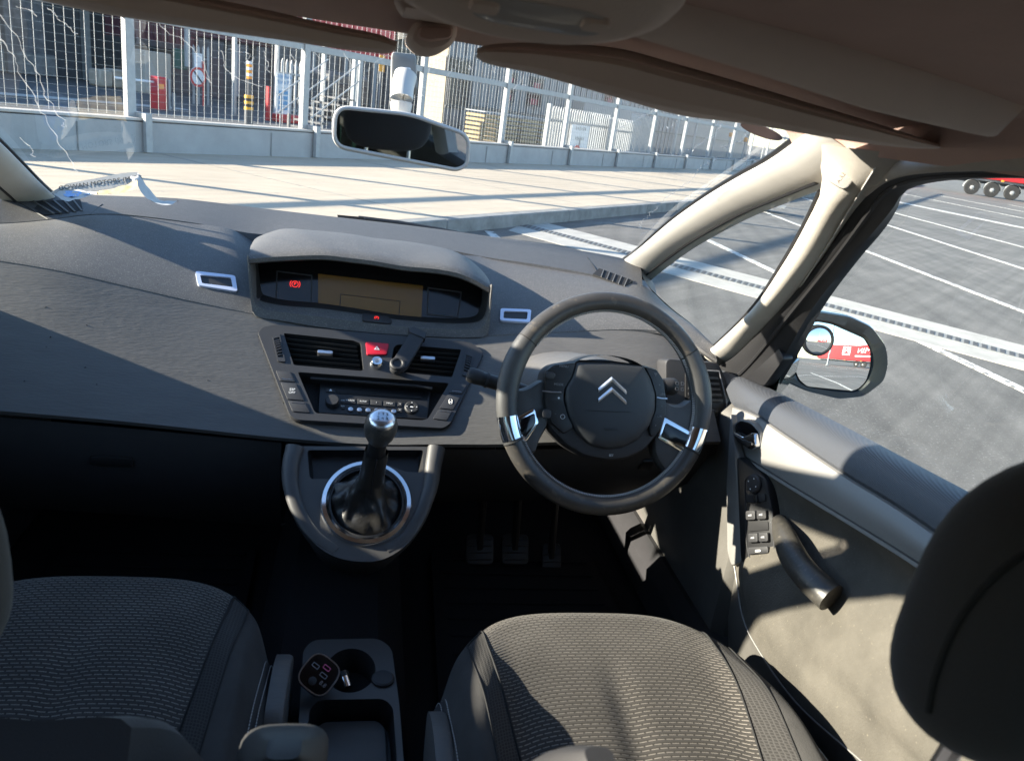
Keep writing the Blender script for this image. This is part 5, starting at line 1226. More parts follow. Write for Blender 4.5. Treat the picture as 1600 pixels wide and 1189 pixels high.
mk('sensor_pod', prism(rounded([at(x, y, Y=1.41) for x, y in ((612, 80), (650, 84), (653, 140), (610, 137))], 0.006), V((0, -1, 0.35)), -0.03, 0.0, 0.004), mat('pod_grey', (0.26, 0.26, 0.25), 0.6), mv)
sf = Frame(at(633, 117, Y=1.405), V((0, -1, 0.35)), CR)
stq = mk('sticker', prism(srect(sf, 0.0098, 0.0120, 8), sf.n, 0.0, 0.001), m_signw, mv, smooth=False)
mk('sticker_badge', prism([sf.l(0.0085*cos(k*PI/2), 0.003+0.0075*sin(k*PI/2), 0.0012) for k in range(4)], sf.n, 0, 0.0004), m_dkgrey, stq, smooth=False)
mk('sticker_badge', prism(ellipse(sf.at0(sf.l(0, 0.003, 0.0018)), 0.0036, 0.0036, 16), sf.n, 0, 0.0003), m_signw, stq, smooth=False)
text('sticker_letter', 'P', sf.at0(sf.l(0, 0.003, 0.002)), 0.006, m_red, stq)
text('sticker_text', 'Quality', sf.at0(sf.l(0, -0.008, 0.001)), 0.0055, m_dkgrey, stq)

# ---------------- driver door
door = empty('driver_door', V((0.73, 0.9, 0.50)), 'grey driver door card with silver strip, switch panel and worn pull handle', 'door')
S0 = [(1128, 566), (1190, 600), (1260, 635), (1350, 682), (1450, 735), (1520, 772), (1640, 838), (1760, 902)]
S1 = [(1146, 637), (1181, 651), (1228, 683), (1315, 742), (1396, 792), (1468, 841), (1600, 930), (1720, 1010)]
S2 = [(1151, 702), (1181, 721), (1241, 758), (1315, 802), (1383, 843), (1443, 881), (1570, 966), (1690, 1046)]
S3 = [(1145, 884), (1158, 955), (1182, 1008), (1245, 1097), (1350, 1191), (1460, 1290), (1560, 1370)]
n_ = 50
r0 = spl([at(x, y, X=.768) for x, y in S0], n_); r1 = spl([at(x, y, X=.716) for x, y in S1], n_)
r2 = spl([at(x, y, X=.706) for x, y in S2], n_); r3 = spl([at(x, y, X=.690) for x, y in S3], n_)
INB = V((-1, 0, 0.25)).normalized()
rows = [[p+V((0.012, 0, -0.03)) for p in r0], r0]
for k in range(1, 12):
    t = k/12; rows.append([a.lerp(b, t)+INB*(0.013*sin(PI*t)**0.8)+V((0, 0, 0.008*sin(PI*t))) for a, b in zip(r0, r1)])
rows.append([p+V((0.004, 0, 0)) for p in r1])
vp_ = loft(rows); mk('sill_pad', vp_, m_doorpad, door)
rows = [[p+V((0.006, 0, 0.002)) for p in r1], [p+V((-0.002, 0, 0)) for p in r1]]
for k in range(1, 6):
    t = k/6; rows.append([a.lerp(b, t)+V((-0.006*sin(PI*t)-0.002, 0, 0)) for a, b in zip(r1, r2)])
rows += [[p+V((-0.003, 0, 0)) for p in r2], [p+V((0.008, 0, -0.002)) for p in r2]]
vs_l = loft(rows); mk('silver_strip', vs_l, m_silver, door)
r2b = [p+V((-0.001, 0, -0.012)) for p in r2]
mk('strip_bead', loft([[p+V((0.004, 0, -0.002)) for p in r2], [p+V((-0.003, 0, -0.003)) for p in r2], [p+V((-0.004, 0, -0.008)) for p in r2], [p+V((0.004, 0, -0.012)) for p in r2]]), m_silver, door)
rows = []
for k in range(21):
    t = k/20; r = []
    for j, (a, b) in enumerate(zip(r2b, r3)):
        s = j/(n_-1)
        hol = 0.030*math.exp(-((t-0.16)/0.16)**2)*ss(0.10, 0.35, s)
        bul = -0.022*math.exp(-((t-0.72)/0.22)**2)*ss(0.02, 0.2, s)+0.010*math.exp(-((t-0.60-0.25*s)/0.07)**2)*ss(.2, .5, s)
        r.append(a.lerp(b, t)+V((hol+bul+0.004, 0, 0)))
    rows.append(r)
vl_ = loft(rows); mk('card', vl_, m_doorcloth, door)
mk('card_piping', tube([p+V((-0.001, 0, 0)) for p in rows[-1]], 0.0014, 6), m_silver, door)
rows = [rows[-1], [p+V((0.004, 0, -0.01)) for p in rows[-1]], [p+V((0.02, 0.01, -0.12)) for p in rows[-1]], [p+V((0.05, 0.02, -0.22)) for p in rows[-1]]]
mk('door_pocket', loft(rows), m_doorplastic, door)
DS = Surf(vp_, vs_l, vl_)
DF = Frame(at(1185, 800, X=.702), V((-1, -0.22, 0.10)), V((0.22, -1, 0)))
def dplate(name, pts, h0, h1, bev, m_, parent, rr=0.006): return mk(name, prism(rounded(DF.P(pts), rr, 4), DF.n, h0, h1, bev), m_, parent)
dplate('silver_edge', [(1144, 645), (1150, 690), (1157, 712), (1161, 800), (1164, 878), (1145, 884), (1139, 862), (1137, 760)], -0.01, 0.004, 0.003, m_silver, door)
swp = dplate('switch_panel', [(1157, 712), (1172, 724), (1196, 742), (1208, 760), (1217, 815), (1219, 878), (1164, 880)], -0.01, 0.010, 0.004, m_black, door, 0.010)
SF = DF.at0(DF.o+DF.n*0.010)
def splate(name, pts, h0, h1, bev, m_, rr=0.003): return mk(name, prism(rounded(SF.P(pts), rr, 4), SF.n, h0, h1, bev), m_, swp)
mk('surround', ringtube(rounded(SF.P([(1164, 748), (1180, 740), (1196, 748), (1207, 800), (1211, 866), (1203, 874), (1172, 873), (1167, 850)]), 0.008, 5), 0.0018, 6, SF.n), m_dark, swp)
jf = SF.at0(SF.px(1180, 756))
mk('mirror_joystick', lathe([(0.0165, 0), (0.0165, 0.004), (0.0140, 0.0068), (0.005, 0.0072)], jf.o, SF.n, 28), m_dark, swp)
for k in range(4): mk('joystick_mark', prism(ellipse(jf.at0(jf.l(0.010*cos(k*PI/2), 0.010*sin(k*PI/2), 0.0068)), 0.0012, 0.0012, 8), SF.n, 0, 0.0006), m_white, swp, smooth=False)
splate('selector_bed', [(1167, 772), (1197, 771), (1198, 783), (1168, 785)], 0, 0.003, 0.001, m_dark)
splate('selector_knob', [(1181, 772), (1187, 772), (1188, 786), (1182, 786)], 0, 0.007, 0.002, m_black)
for i, (x, y) in enumerate(((1176, 805), (1193, 804), (1180, 840), (1196, 839))):
    splate('window_switch', [(x-7.5, y-7), (x+7.5, y-7.5), (x+8, y+7), (x-7, y+7.5)], 0, 0.006, 0.002, m_dark)
    mk('switch_symbol', prism(SF.P([(x-3, y+1.5), (x-2.5, y-1), (x+2.8, y-2), (x+3, y+1.5)], 0.0062), SF.n, 0, 0.0004), m_grey_print, swp, smooth=False)
splate('switch_well', [(1170, 815), (1201, 814), (1202, 828), (1171, 830)], 0, 0.0015, 0.0005, m_recess)
splate('child_lock', [(1171, 855), (1203, 853), (1204, 864), (1172, 866)], 0, 0.005, 0.002, m_dark, 0.004)
mk('lock_symbol', prism(SF.P([(1184, 859), (1192, 858.5), (1192, 861.5), (1184, 862)], 0.0052), SF.n, 0, 0.0004), m_white, swp, smooth=False)
# inner door handle
HF = DF.at0(at(1172, 681, X=.700))
hn = mk('handle_recess', prism(rounded(HF.P([(1150, 662), (1160, 654), (1180, 660), (1193, 675), (1193, 700), (1184, 707), (1160, 690), (1152, 678)]), 0.010, 5), HF.n, -0.01, 0.006, 0.003), m_silver, door)
mk('handle_bowl', prism(rounded(HF.P([(1152, 664), (1161, 657), (1178, 662), (1191, 677), (1191, 698), (1183, 704), (1162, 688), (1154, 678)]), 0.009, 5), HF.n, -0.01, 0.0068, 0.001), m_gloss, hn)
mk('handle_lever', prism(rounded(HF.P([(1153, 674), (1170, 683), (1189, 676), (1192, 698), (1182, 704), (1160, 689)]), 0.005, 4), HF.n, 0.004, 0.016, 0.004), m_chrome, hn)
mk('lever_face', prism(rounded(HF.P([(1156, 678), (1170, 687), (1187, 692), (1181, 701), (1161, 687)]), 0.004, 4), HF.n, 0.010, 0.0172, 0.001), m_black, hn)
# pull grip
GP = [(1218, 812, .712), (1226, 838, .690), (1241, 872, .680), (1264, 902, .678), (1299, 934, .690)]
gw = [0.012, 0.0170, 0.0205, 0.0205, 0.0220]
C_ = spl([at(x, y, X=X) for x, y, X in GP], 22); rows = []
for i, p in enumerate(C_):
    t = i/21; t_ = (C_[min(i+1, 21)]-C_[max(i-1, 0)]).normalized(); nn = (CAM-p).normalized(); sd_ = t_.cross(nn).normalized(); nn = sd_.cross(t_); k = t*4; j = min(int(k), 3); r_ = lerp(gw[j], gw[j+1], k-j)
    rows.append([p+sd_*(r_*1.05*cos(a))+nn*(r_*0.8*sin(a)) for a in [2*PI*q/20 for q in range(20)]])
mk('pull_grip', cap(loft(rows, True), 20), m_grip, door)
# window frame, seal and glass
FL = [(1112, 580, .742), (1128, 569, .742), (1152, 553, .738), (1217, 486, .724), (1278, 412, .708), (1320, 350, .692), (1354, 307, .672), (1388, 284, .655), (1450, 271, .640), (1600, 266, .630), (1750, 266, .625)]
FR_ = [(1175, 612, .768), (1195, 603, .768), (1222, 562, .764), (1268, 484, .750), (1332, 402, .732), (1392, 330, .708), (1410, 303, .695), (1440, 289, .685), (1500, 281, .672), (1600, 279, .660), (1750, 279, .655)]
mk('window_frame', ribbon([at(*q[:2], X=q[2]) for q in FL], [at(*q[:2], X=q[2]) for q in FR_], 0.006, 0.03, 40, 7), m_rubber, door)
fo = [at(*q[:2], X=q[2]) for q in FR_]
mk('frame_bead', tube(spl([a.lerp(b, 0.45)+(CAM-a)*0.006 for a, b in zip([at(*q[:2], X=q[2]) for q in FL], fo)], 40), 0.004, 6), m_rubber, door)
go = spl(fo[1:], 30); gs_ = spl([at(x, y, X=.775) for x, y in S0[1:]], 30)
mk('window_pane', loft([[p+V((0.004, 0, -0.01)) for p in gs_], [a.lerp(b, 0.5)+V((0.012, 0, 0)) for a, b in zip(gs_, go)], [p+V((0.006, 0, 0)) for p in go]]), m_sideglass, door)
mk('mirror_corner', prism(rounded([at(x, y, X=.757) for x, y in ((1120, 572), (1150, 548), (1204, 512), (1228, 560), (1196, 604), (1165, 592))], 0.01), V((-1, -0.3, 0)), -0.02, 0.004, 0.004), m_black, door)

# ---------------- wing mirror
wmc = at(1305, 556, Y=1.42)
vin = ray(1305, 556); vout = V((0.30, -1, 0.012)).normalized(); nW = (vout-vin).normalized()
MFw = Frame(wmc, nW, V((1, 0, 0)))
wm = empty('wing_mirror', at(1200, 590, X=0.80), 'dark green wing mirror with a small round blind spot mirror', 'wing mirror')
HS = [(1196, 556), (1222, 508), (1245, 490), (1278, 486), (1330, 494), (1364, 510), (1386, 540), (1390, 568), (1383, 596), (1352, 620), (1312, 624), (1262, 612), (1222, 594), (1202, 580)]
hp = rounded(MFw.P(HS), 0.012, 3); hc = sum(hp, V((0, 0, 0)))/len(hp)
MG = [(1252, 516), (1262, 506), (1278, 503), (1300, 507), (1350, 529), (1360, 546), (1361, 572), (1354, 596), (1342, 608), (1332, 611), (1262, 604), (1250, 594), (1244, 580)]
gp_ = rounded(MFw.P(MG), 0.006, 3); gc = sum(gp_, V((0, 0, 0)))/len(gp_)
rows = [[hc+(p-hc)*0.965+nW*0.002 for p in hp], [p-nW*0.004 for p in hp], [hc+(p-hc)*1.02-nW*0.03 for p in hp], [hc+(p-hc)*0.96-nW*0.065 for p in hp], [hc+(p-hc)*0.75-nW*0.095 for p in hp], [hc+(p-hc)*0.4-nW*0.108 for p in hp]]
mk('housing', cap(loft(rows, True), len(hp), False, True), m_green, wm)
N2 = 96; hpr = resamp(hp+[hp[0]], N2+1)[:-1]
gpr = resamp(gp_+[gp_[0]], N2+1)[:-1]
import itertools
def angle_of(p, c): d = p-c; return math.atan2(d.dot(MFw.v), d.dot(MFw.u))
hpr.sort(key=lambda p: angle_of(p, gc)); gpr.sort(key=lambda p: angle_of(p, gc))
mk('bezel', loft([[hc+(p-hc)*0.97+nW*0.002 for p in hpr], [a.lerp(b, 0.75)+nW*0.001 for a, b in zip(hpr, gpr)], [gc+(b-gc)*1.03-nW*0.004 for b in gpr], [gc+(b-gc)*1.03-nW*0.02 for b in gpr]], True), mat('mirror_bezel', (0.02, 0.024, 0.024), 0.45, bump=(200, 0.3, 0.0006)), wm)
RC = 1.35
def capsurf(loop, c, R_, base):
    rows = []; 
    for f_ in (1.0, 0.8, 0.6, 0.4, 0.2, 0.02):
        rows.append([c+(p-c)*f_-nW*(((p-c)*f_).length**2/(2*R_))+nW*base for p in loop])
    return cap(loft(rows, True), len(loop), False, True)
mk('mirror_glass', capsurf(gpr, gc, RC, 0.0), m_mirror, wm, ang=180)
bf = MFw.at0(MFw.px(1278, 532)); bl_ = ellipse(bf, 0.0285, 0.0285, 40)
mk('blind_spot_mirror', capsurf(bl_, bf.o, 0.16, 0.006), m_mirror, wm, ang=180)
mk('blind_spot_rim', ringtube(ellipse(bf, 0.0300, 0.0300, 40, 0.003), 0.0034, 8, nW), m_rubber, wm)
mk('mounting_arm', join(cap(loft([[at(1196, 590, X=0.78)+V((0, a_, b_)) for a_, b_ in ((-.05, -.03), (.05, -.03), (.05, .03), (-.05, .03))], [hc-nW*0.05+V((-0.06, a_, b_-0.03)) for a_, b_ in ((-.03, -.02), (.03, -.02), (.03, .02), (-.03, .02))]], True), 4)), m_green, wm)
# lorry trailer seen in the wing mirror
def refl(x, y):
    p = MFw.px(x, y); n = (nW+(p-gc)/RC).normalized(); v = ray(x, y); return p, v-n*(2*v.dot(n))
p, v = refl(1335, 562); hv = V((v.x, v.y, 0)).normalized(); rc_ = V((p.x, p.y, 0))+hv*46
ax_ = V((hv.y, -hv.x, 0)); ax_ = (ax_+hv*0.25).normalized()
sgn = 1 if V((ax_.y, -ax_.x, 0)).dot(p-rc_) > 0 else -1
tr2, tax2, tsd = trailer('red_trailer', 'red lettered box trailer behind the car, seen in the wing mirror', rc_-ax_*5.5, ax_, 13.6, 2.8, 1.2, 3, sgn)
tf = Frame(rc_+V((0, 0, 2.95))+tsd*0.01, tsd, V((0, 0, 1)).cross(tsd))
text('lettering', 'NAMIN', tf.at0(tf.l(-2.4, 0.1)), 1.25, m_signw, tr2, 0.01)
lg = tf.at0(tf.l(1.9, 0.0)); mk('logo_square', prism_holes([lg.l(a_, b_) for a_, b_ in ((-.8, -.8), (.8, -.8), (.8, .8), (-.8, .8))], [[lg.l(a_, b_) for a_, b_ in ((-.55, -.55), (.55, -.55), (.55, .55), (-.55, .55))]], tsd, 0.0, 0.012), m_signw, tr2, smooth=False)
text('logo_letter', 'M', lg, 1.2, m_signw, tr2, 0.01)
mk('stripe', prism([tf.l(a_, b_) for a_, b_ in ((-4.5, -1.0), (0.0, -1.0), (0.0, -0.75), (-4.5, -0.75))], tsd, 0.0, 0.012), m_signw, tr2, smooth=False)
p, v = refl(1298, 540); hv = V((v.x, v.y, 0)).normalized(); q = V((p.x, p.y, 0))+hv*40
lc = empty('lamp_column', q, 'tall pale lamp column rising behind the trailer in the wing mirror', 'lamp post')
mk('column', tube([q, q+UPV*11], [0.14, 0.09], 10), m_galv, lc); mk('lamp_head', box(q+UPV*11, 1.0, 0.35, 0.15, 0.3, 0.03), m_galv, lc)
mk('base_plate', box(q+UPV*0.05, 0.5, 0.5, 0.1, 0, 0.01), m_galv, lc)

# ---------------- roof lining, blind bar, lamp console, visors
hl = empty('headliner', V((XC, 0.2, 1.45)), 'brown grey roof lining with a thick rounded blind bar at its front', 'headliner')
rows = []
for k in range(31):
    Y = lerp(-1.75, 0.580, (k/30)**0.8); f_ = ss(0.10, 0.58, Y); r = []
    for j in range(33):
        q = lerp(-1, 1, j/32); X = XC+lerp(0.655, 0.56, f_)*q
        zb = 1.535-0.095*abs(q)**5; zf = 1.492-0.042*abs(q)**2.2
        r.append(V((X, Y, lerp(zb, zf, f_))))
    rows.append(r)
mk('lining', loft(rows), m_liner, hl)
for sgn_ in (1, -1):   # side strips ahead of the bar
    r_ = []
    for k in range(10):
        Y = lerp(-0.2, 1.10, k/9)
        r_.append([V((XC+sgn_*(lerp(0.47, 0.655-0.035*ss(.6, 1.1, Y), j/8)), Y, lerp(1.487, 1.405, (j/8)**2.2)+0.012*ss(.6, 1.1, Y)*0)) for j in range(9)])
    mk('side_lining', loft(r_), m_liner, hl)
bU = [at(x, y, Y=0.575) for x, y in ((700, -130), (820, -92), (960, -45), (1097, 0), (1280, 57), (1424, 103), (1538, 141), (1576, 164), (1590, 180))]
bL = [at(x, y, Y=0.615) for x, y in ((640, -40), (760, -6), (880, 24), (983, 53), (1234, 129), (1356, 168), (1470, 191), (1540, 201), (1580, 190))]
bv = ribbon(bU, bL, 0.016, 0.03, 60, 11); mk('blind_bar', bv, m_visor, hl)
mk('blind_bar', mirv(bv), m_visor, hl)
mk('blind_panel', loft([[V((XC+lerp(-0.585, 0.585, k/12), y, z-0.045*abs(k/6-1)**3+dz)) for k in range(13)] for y, z, dz in ((0.58, 1.502, 0), (0.75, 1.494, 0), (0.94, 1.464, 0), (0.95, 1.466, 0.004), (0.75, 1.500, 0.006), (0.58, 1.510, 0.006))]), m_liner, hl)
# roof rail trim above the door window
for sgn_ in (0, 1):
    Lr = [at(x, y, X=X) for x, y, X in ((1340, 300, .655), (1385, 262, .640), (1450, 250, .628), (1600, 246, .618), (1800, 246, .612))]
    Rr = [at(x, y, X=X) for x, y, X in ((1352, 308, .672), (1390, 283, .655), (1450, 271, .640), (1600, 267, .630), (1800, 267, .625))]
    v = ribbon(Lr, Rr, 0.006, 0.03, 24, 7); mk('roof_rail_trim', mirv(v) if sgn_ else v, m_beige, hl)
oc = empty('roof_lamp_console', at(835, 0, Y=0.52), 'oval grey roof console with a clear courtesy lamp lens', 'roof console')
of_ = Frame(at(832, -58, Y=0.50), V((0, -0.55, -1)), V((1, 0, 0)))
rows = []
for f_, h_ in ((1.0, -0.03), (1.0, 0.0), (0.97, 0.010), (0.90, 0.018), (0.75, 0.023), (0.5, 0.025), (0.1, 0.0255)): rows.append([of_.l(0.098*f_*cos(a), 0.056*f_*sin(a), h_) for a in [2*PI*j/48 for j in range(48)]])
mk('console_shell', cap(loft(rows, True), 48), m_visor, oc)
lf_ = of_.at0(of_.l(0.008, -0.012, 0.0245)); mk('lamp_lens', prism(srect(lf_, 0.042, 0.013, 3), of_.n, -0.004, 0.002, 0.002), m_lamp, oc)
for s in (-0.034, 0.034): mk('rocker_switch', prism(srect(lf_.at0(lf_.l(s, 0.003)), 0.009, 0.005, 4), of_.n, 0, 0.005, 0.002), m_visor, oc)
bk = empty('mirror_bracket', at(678, 60, Y=0.86), 'beige rounded bracket housing on the roof above the mirror', 'bracket')
bkv = [(636, 62), (640, 45), (652, 30), (716, 34), (716, 58), (702, 76), (680, 85), (655, 82)]
B3 = rounded([at(x, y, Y=0.86) for x, y in bkv], 0.012, 5)
mk('housing', prism(B3, V((0, -1, 0)), -0.09, 0.0, 0.012), m_visor, bk)
mk('cover_strip', prism(rounded([at(x, y, Y=0.852) for x, y in ((655, 42), (708, 44), (706, 60), (672, 66), (652, 60))], 0.008, 4), V((0, -1, 0)), -0.01, 0.006, 0.004), m_liner, bk)
mk('rail_foot', box(at(690, 30, Y=0.80)+V((0, 0, 0.02)), 0.09, 0.12, 0.04, 0, 0.01), m_visor, bk)
def visor(name, label, ST, root, flip=False):
    e = empty(name, root, label, 'sun visor'); rows = []; L5 = [[], [], [], [], [], []]
    for x, yt, yb, yf in ST:
        L5[0].append(at(x, yt-3, Y=0.80)); L5[1].append(at(x, yt, Y=0.668)); L5[2].append(at(x, lerp(yt, yb, 0.35), Y=0.652)); L5[3].append(at(x, lerp(yt, yb, 0.85), Y=0.655)); L5[4].append(at(x, yb, Y=0.664)); L5[5].append(at(x, yf, Y=0.82))
    L5 = [spl(l, 60) for l in L5]
    for i in range(60):
        q = [l[i] for l in L5]; a, b = q[1], q[2]
        rows.append([q[0], q[1]+V((0, 0.008, 0.001)), q[1], q[1].lerp(q[2], 0.5)+V((0, -0.002, 0)), q[2], q[3], q[4], q[4]+V((0, 0.008, -0.001)), q[5], q[5]+V((0, 0.004, 0.006))])
    mk('board', cap(loft(rows, True), 10), m_visor, e, ang=50)
    mk('welt', tube([r[3]+V((0, -0.0008, 0)) for r in rows[1:-1]], 0.0011, 5), m_liner, e)
    return e
visor('sun_visor', 'driver sun visor, brown vinyl board with tapered end', [(745, 83, 87, 86), (756, 75, 95, 93), (790, 71, 104, 104), (850, 71, 116, 120), (960, 78, 146, 152), (1060, 104, 170, 180), (1150, 130, 186, 192), (1250, 160, 206, 207), (1350, 190, 222, 220), (1430, 216, 231, 228), (1468, 229, 232, 231)], at(1000, 126, Y=0.70))
visor('sun_visor', 'passenger sun visor, brown vinyl board ending beside the mirror', [(620, 73, 76, 75), (606, 62, 82, 79), (580, 54, 80, 78), (520, 42, 73, 75), (430, 22, 58, 62), (300, -6, 38, 44), (150, -40, 14, 20), (0, -80, -20, -14), (-120, -115, -60, -56)], at(430, 34, Y=0.70))

# ---------------- seats
def seat(cx, yf, z0, name, label, driver):
    e = empty(name, V((cx, yf-0.25, 0.38)), label, 'car seat')
    HW = 0.25
    def ins(t): return lerp(0.185, 0.128, ss(0.0, 0.75, t))            # insert half width
    def hon(t): return lerp(0.212, 0.178, ss(0.0, 0.75, t))
    def yfront(u): return yf-0.150*abs(u)**4.2
    def surf(x, t):
        """x across (m from centre), t: distance back from the front lip (m); negative t rolls down the front"""
        u = max(-1, min(1, x/HW)); Y = yfront(u)-max(t, 0)
        b = 0.030*ss(0.60, 0.86, abs(u))*ss(0.02, 0.22, t)-0.030*ss(0.88, 1.0, abs(u))**1.5-0.012*abs(u)**2*(1-ss(0, .2, t))
        z = z0+b-0.05*ss(0.10, 0.55, t)-0.006*math.exp(-(x/0.022)**2)*ss(0.12, 0.24, t)
        q = 0.06
        if t < q:
            a = min((q-t)/q, 1.0); z -= 0.045*a**2.4
        if t < 0: z += t*1.6; Y += -0.35*(-t)
        return V((cx+x, Y, z))
    def patch(nm, xa, xb, t0, t1, nx, nt_, m_, par=e):
        vs_, fs_, uv = [], [], []
        for i in range(nt_):
            t = lerp(t0, t1, i/(nt_-1))
            for j in range(nx):
                a, b = xa(max(t, 0)), xb(max(t, 0)); x = lerp(a, b, j/(nx-1)); vs_.append(surf(x, t)); uv.append((x, t))
        for i in range(nt_-1):
            for j in range(nx-1): fs_.append((i*nx+j, i*nx+j+1, (i+1)*nx+j+1, (i+1)*nx+j))
        return mk(nm, (vs_, fs_), m_, par, uv=uv, ang=80)
    patch('seat_insert', lambda t: -ins(t), ins, -0.06, 0.56, 41, 90, m_weave)
    for s in (-1, 1):
        patch('inner_bolster', lambda t: s*ins(t), lambda t: s*hon(t), 0.035, 0.56, 12, 60, m_honey)
        patch('bolster_front', lambda t: s*ins(t), lambda t: s*hon(t), -0.06, 0.035, 12, 16, m_bolster)
        patch('outer_bolster', lambda t: s*hon(t), lambda t: s*HW, -0.06, 0.56, 14, 70, m_bolster)
        P = [surf(s*ins(max(t, 0)), t)+V((0, 0, 0.0008)) for t in [lerp(-0.02, 0.55, i/50) for i in range(51)]]; mk('seam', tube(P, 0.0018, 5), m_seam, e)
        P = [surf(s*hon(max(t, 0)), t)+V((0, 0, 0.0008)) for t in [lerp(0.03, 0.55, i/50) for i in range(51)]]; mk('seam', tube(P, 0.0013, 5), m_seam, e)
        P = [surf(s*lerp(ins(.035), hon(.035), i/10), 0.035)+V((0, 0, 0.0008)) for i in range(11)]; mk('seam', tube(P, 0.0013, 5), m_seam, e)
        # side panel below the piping with twin stitch rows
        top = [surf(s*HW, t) for t in [lerp(-0.06, 0.56, i/40) for i in range(41)]]
        rows = [top, [p+V((s*0.008, 0, -0.012)) for p in top], [p+V((s*0.012, 0, -0.05)) for p in top], [p+V((s*0.004, 0, -0.16)) for p in top]]
        mk('side_panel', loft(rows), m_seatdark, e)
        vs_, fs_ = [], []
        for dz, dx in ((0.004, -0.006), (-0.004, 0.001)):
            for i in range(2, 90):
                t0 = lerp(-0.03, 0.50, i/90); p = surf(s*(HW+dx*0), t0)+V((s*(dx+0.0035), 0, dz)); q = surf(s*HW, t0+0.0036)+V((s*(dx+0.0035), 0, dz))
                b_ = tube([p, q], 0.0007, 4); k = len(vs_); vs_ += b_[0]; fs_ += [tuple(i_+k for i_ in f) for f in b_[1]]
        mk('stitching', (vs_, fs_), m_stitch, e, smooth=False)['kind'] = 'stuff'
    # front skirt and base
    fr_ = [surf(x, -0.06) for x in [lerp(-HW, HW, i/30) for i in range(31)]]
    mk('front_skirt', loft([fr_, [p+V((0, -0.02, -0.06)) for p in fr_], [p+V((0, -0.06, -0.12)) for p in fr_]]), m_seatdark, e)
    mk('seat_base', box(V((cx, yf-0.32, z0-0.20)), 0.44, 0.42, 0.16, 0, 0.03), m_black, e)
    return e
driver_seat = seat(0.400, 1.050, 0.648, 'driver_seat', 'sunlit driver seat in ribbed dark cloth behind the steering wheel', True)
pass_seat = seat(-0.350, 1.130, 0.648, 'passenger_seat', 'shaded passenger seat in dashed navy grey cloth in front of the glove box', False)
def backrest(e, cx, pts, hw, th, m_):
    """pts: (Y, Z, half width factor) from seat up"""
    S = spl([V((f_, y, z)) for y, z, f_ in pts], 24); rows = []
    for i, p in enumerate(S):
        t_ = (S[min(i+1, 23)]-S[max(i-1, 0)]); t_.x = 0; t_.normalize(); nn = V((0, -t_.z, t_.y)); nn = -nn if nn.y < 0 else nn   # forward normal
        r = []
        for k in range(32):
            a = 2*PI*k/32; c_, s_ = cos(a), sin(a); x = hw*p.x*math.copysign(abs(c_)**0.7, c_); d = th*math.copysign(abs(s_)**0.8, s_)
            if s_ > 0: d += 0.030*ss(0.55, 0.95, abs(x)/(hw))-0.01
            r.append(V((cx+x, p.y, p.z))+nn*d)
        rows.append(r)
    return mk('backrest', cap(loft(rows, True), 32), m_, e), rows
def headrest(e, c, sx, sy, sz, m_, tilt=0.15, rz=0.0):
    rows = []
    for i in range(25):
        v = lerp(-PI/2, PI/2, i/24); r = []
        for k in range(36):
            a = 2*PI*k/36; f = lambda q, ex: math.copysign(abs(q)**ex, q)
            cx_, sy_ = f(cos(v), 0.55)*f(cos(a), 0.75), f(cos(v), 0.7)*f(sin(a), 0.9)
            p = V((sx*cx_, sy*sy_, sz*f(sin(v), 0.70))); p.y += -0.25*tilt*p.z
            r.append(V(c)+Matrix.Rotation(rz, 3, 'Z') @ p)
        rows.append(r)
    h = mk('headrest', cap(loft(rows, True), 36), m_, e)
    for s in (-1, 1): mk('headrest_post', tube([V(c)+V((s*sx*0.5, 0.01, -sz*0.7)), V(c)+V((s*sx*0.5, 0.03, -sz-0.12))], 0.006, 8), m_satin, h)
    rim = [r[27] for r in rows[3:22]]
    mk('headrest_seam', tube([p*1.0 for p in [V(c)+(q-V(c))*1.004 for q in [r[30] for r in rows[2:23]]]], 0.0016, 6), m_seam, h)
    return h
backrest(driver_seat, 0.405, [(0.52, 0.58, 0.98), (0.45, 0.72, 1.0), (0.36, 0.86, 0.98), (0.29, 0.97, 0.92), (0.255, 1.035, 0.80)], 0.245, 0.050, m_headrest)
hr_ = headrest(driver_seat, (0.412, 0.275, 1.196), 0.135, 0.050, 0.090, m_headrest)
HRS = Surf(([v_.co+WL[hr_.name] for v_ in hr_.data.vertices], [tuple(p.vertices) for p in hr_.data.polygons]))
_P = HRS.P([(1640, 850), (1600, 866), (1560, 895), (1515, 945), (1483, 1000), (1460, 1065), (1452, 1110)], 0.0006)
if len(_P) > 3: mk('headrest_seam', tube(spl(_P, 30), 0.0016, 6), m_seam, hr_)
backrest(pass_seat, -0.355, [(0.68, 0.56, 0.98), (0.61, 0.68, 1.0), (0.53, 0.80, 0.98), (0.475, 0.89, 0.94), (0.45, 0.93, 0.84)], 0.255, 0.050, m_headrest)
headrest(pass_seat, (-0.358, 0.49, 1.065), 0.135, 0.05, 0.095, m_headrest)
def armrest(e, base, tip, r, m_, lab):
    C_ = spl([V(base), V(base).lerp(V(tip), 0.5)+V((0, 0.015, 0)), V(tip)], 16); rows = []
    for i, p in enumerate(C_):
        f_ = 1.0 if i < 13 else (0.93, 0.75, 0.35)[i-13]
        rows.append([p+V((r*f_*math.copysign(abs(cos(a))**0.6, cos(a)), r*0.9*f_*math.copysign(abs(sin(a))**0.6, sin(a)), 0)) for a in [2*PI*k/24 for k in range(24)]])
    o = mk('armrest', cap(loft(rows, True), 24), m_, e); return o
armrest(pass_seat, (-0.055, 0.66, 0.66), (-0.035, 0.46, 0.935), 0.036, m_arm, '')
armrest(driver_seat, (0.140, 0.48, 0.75), (0.148, 0.318, 1.066), 0.024, m_arm, '')
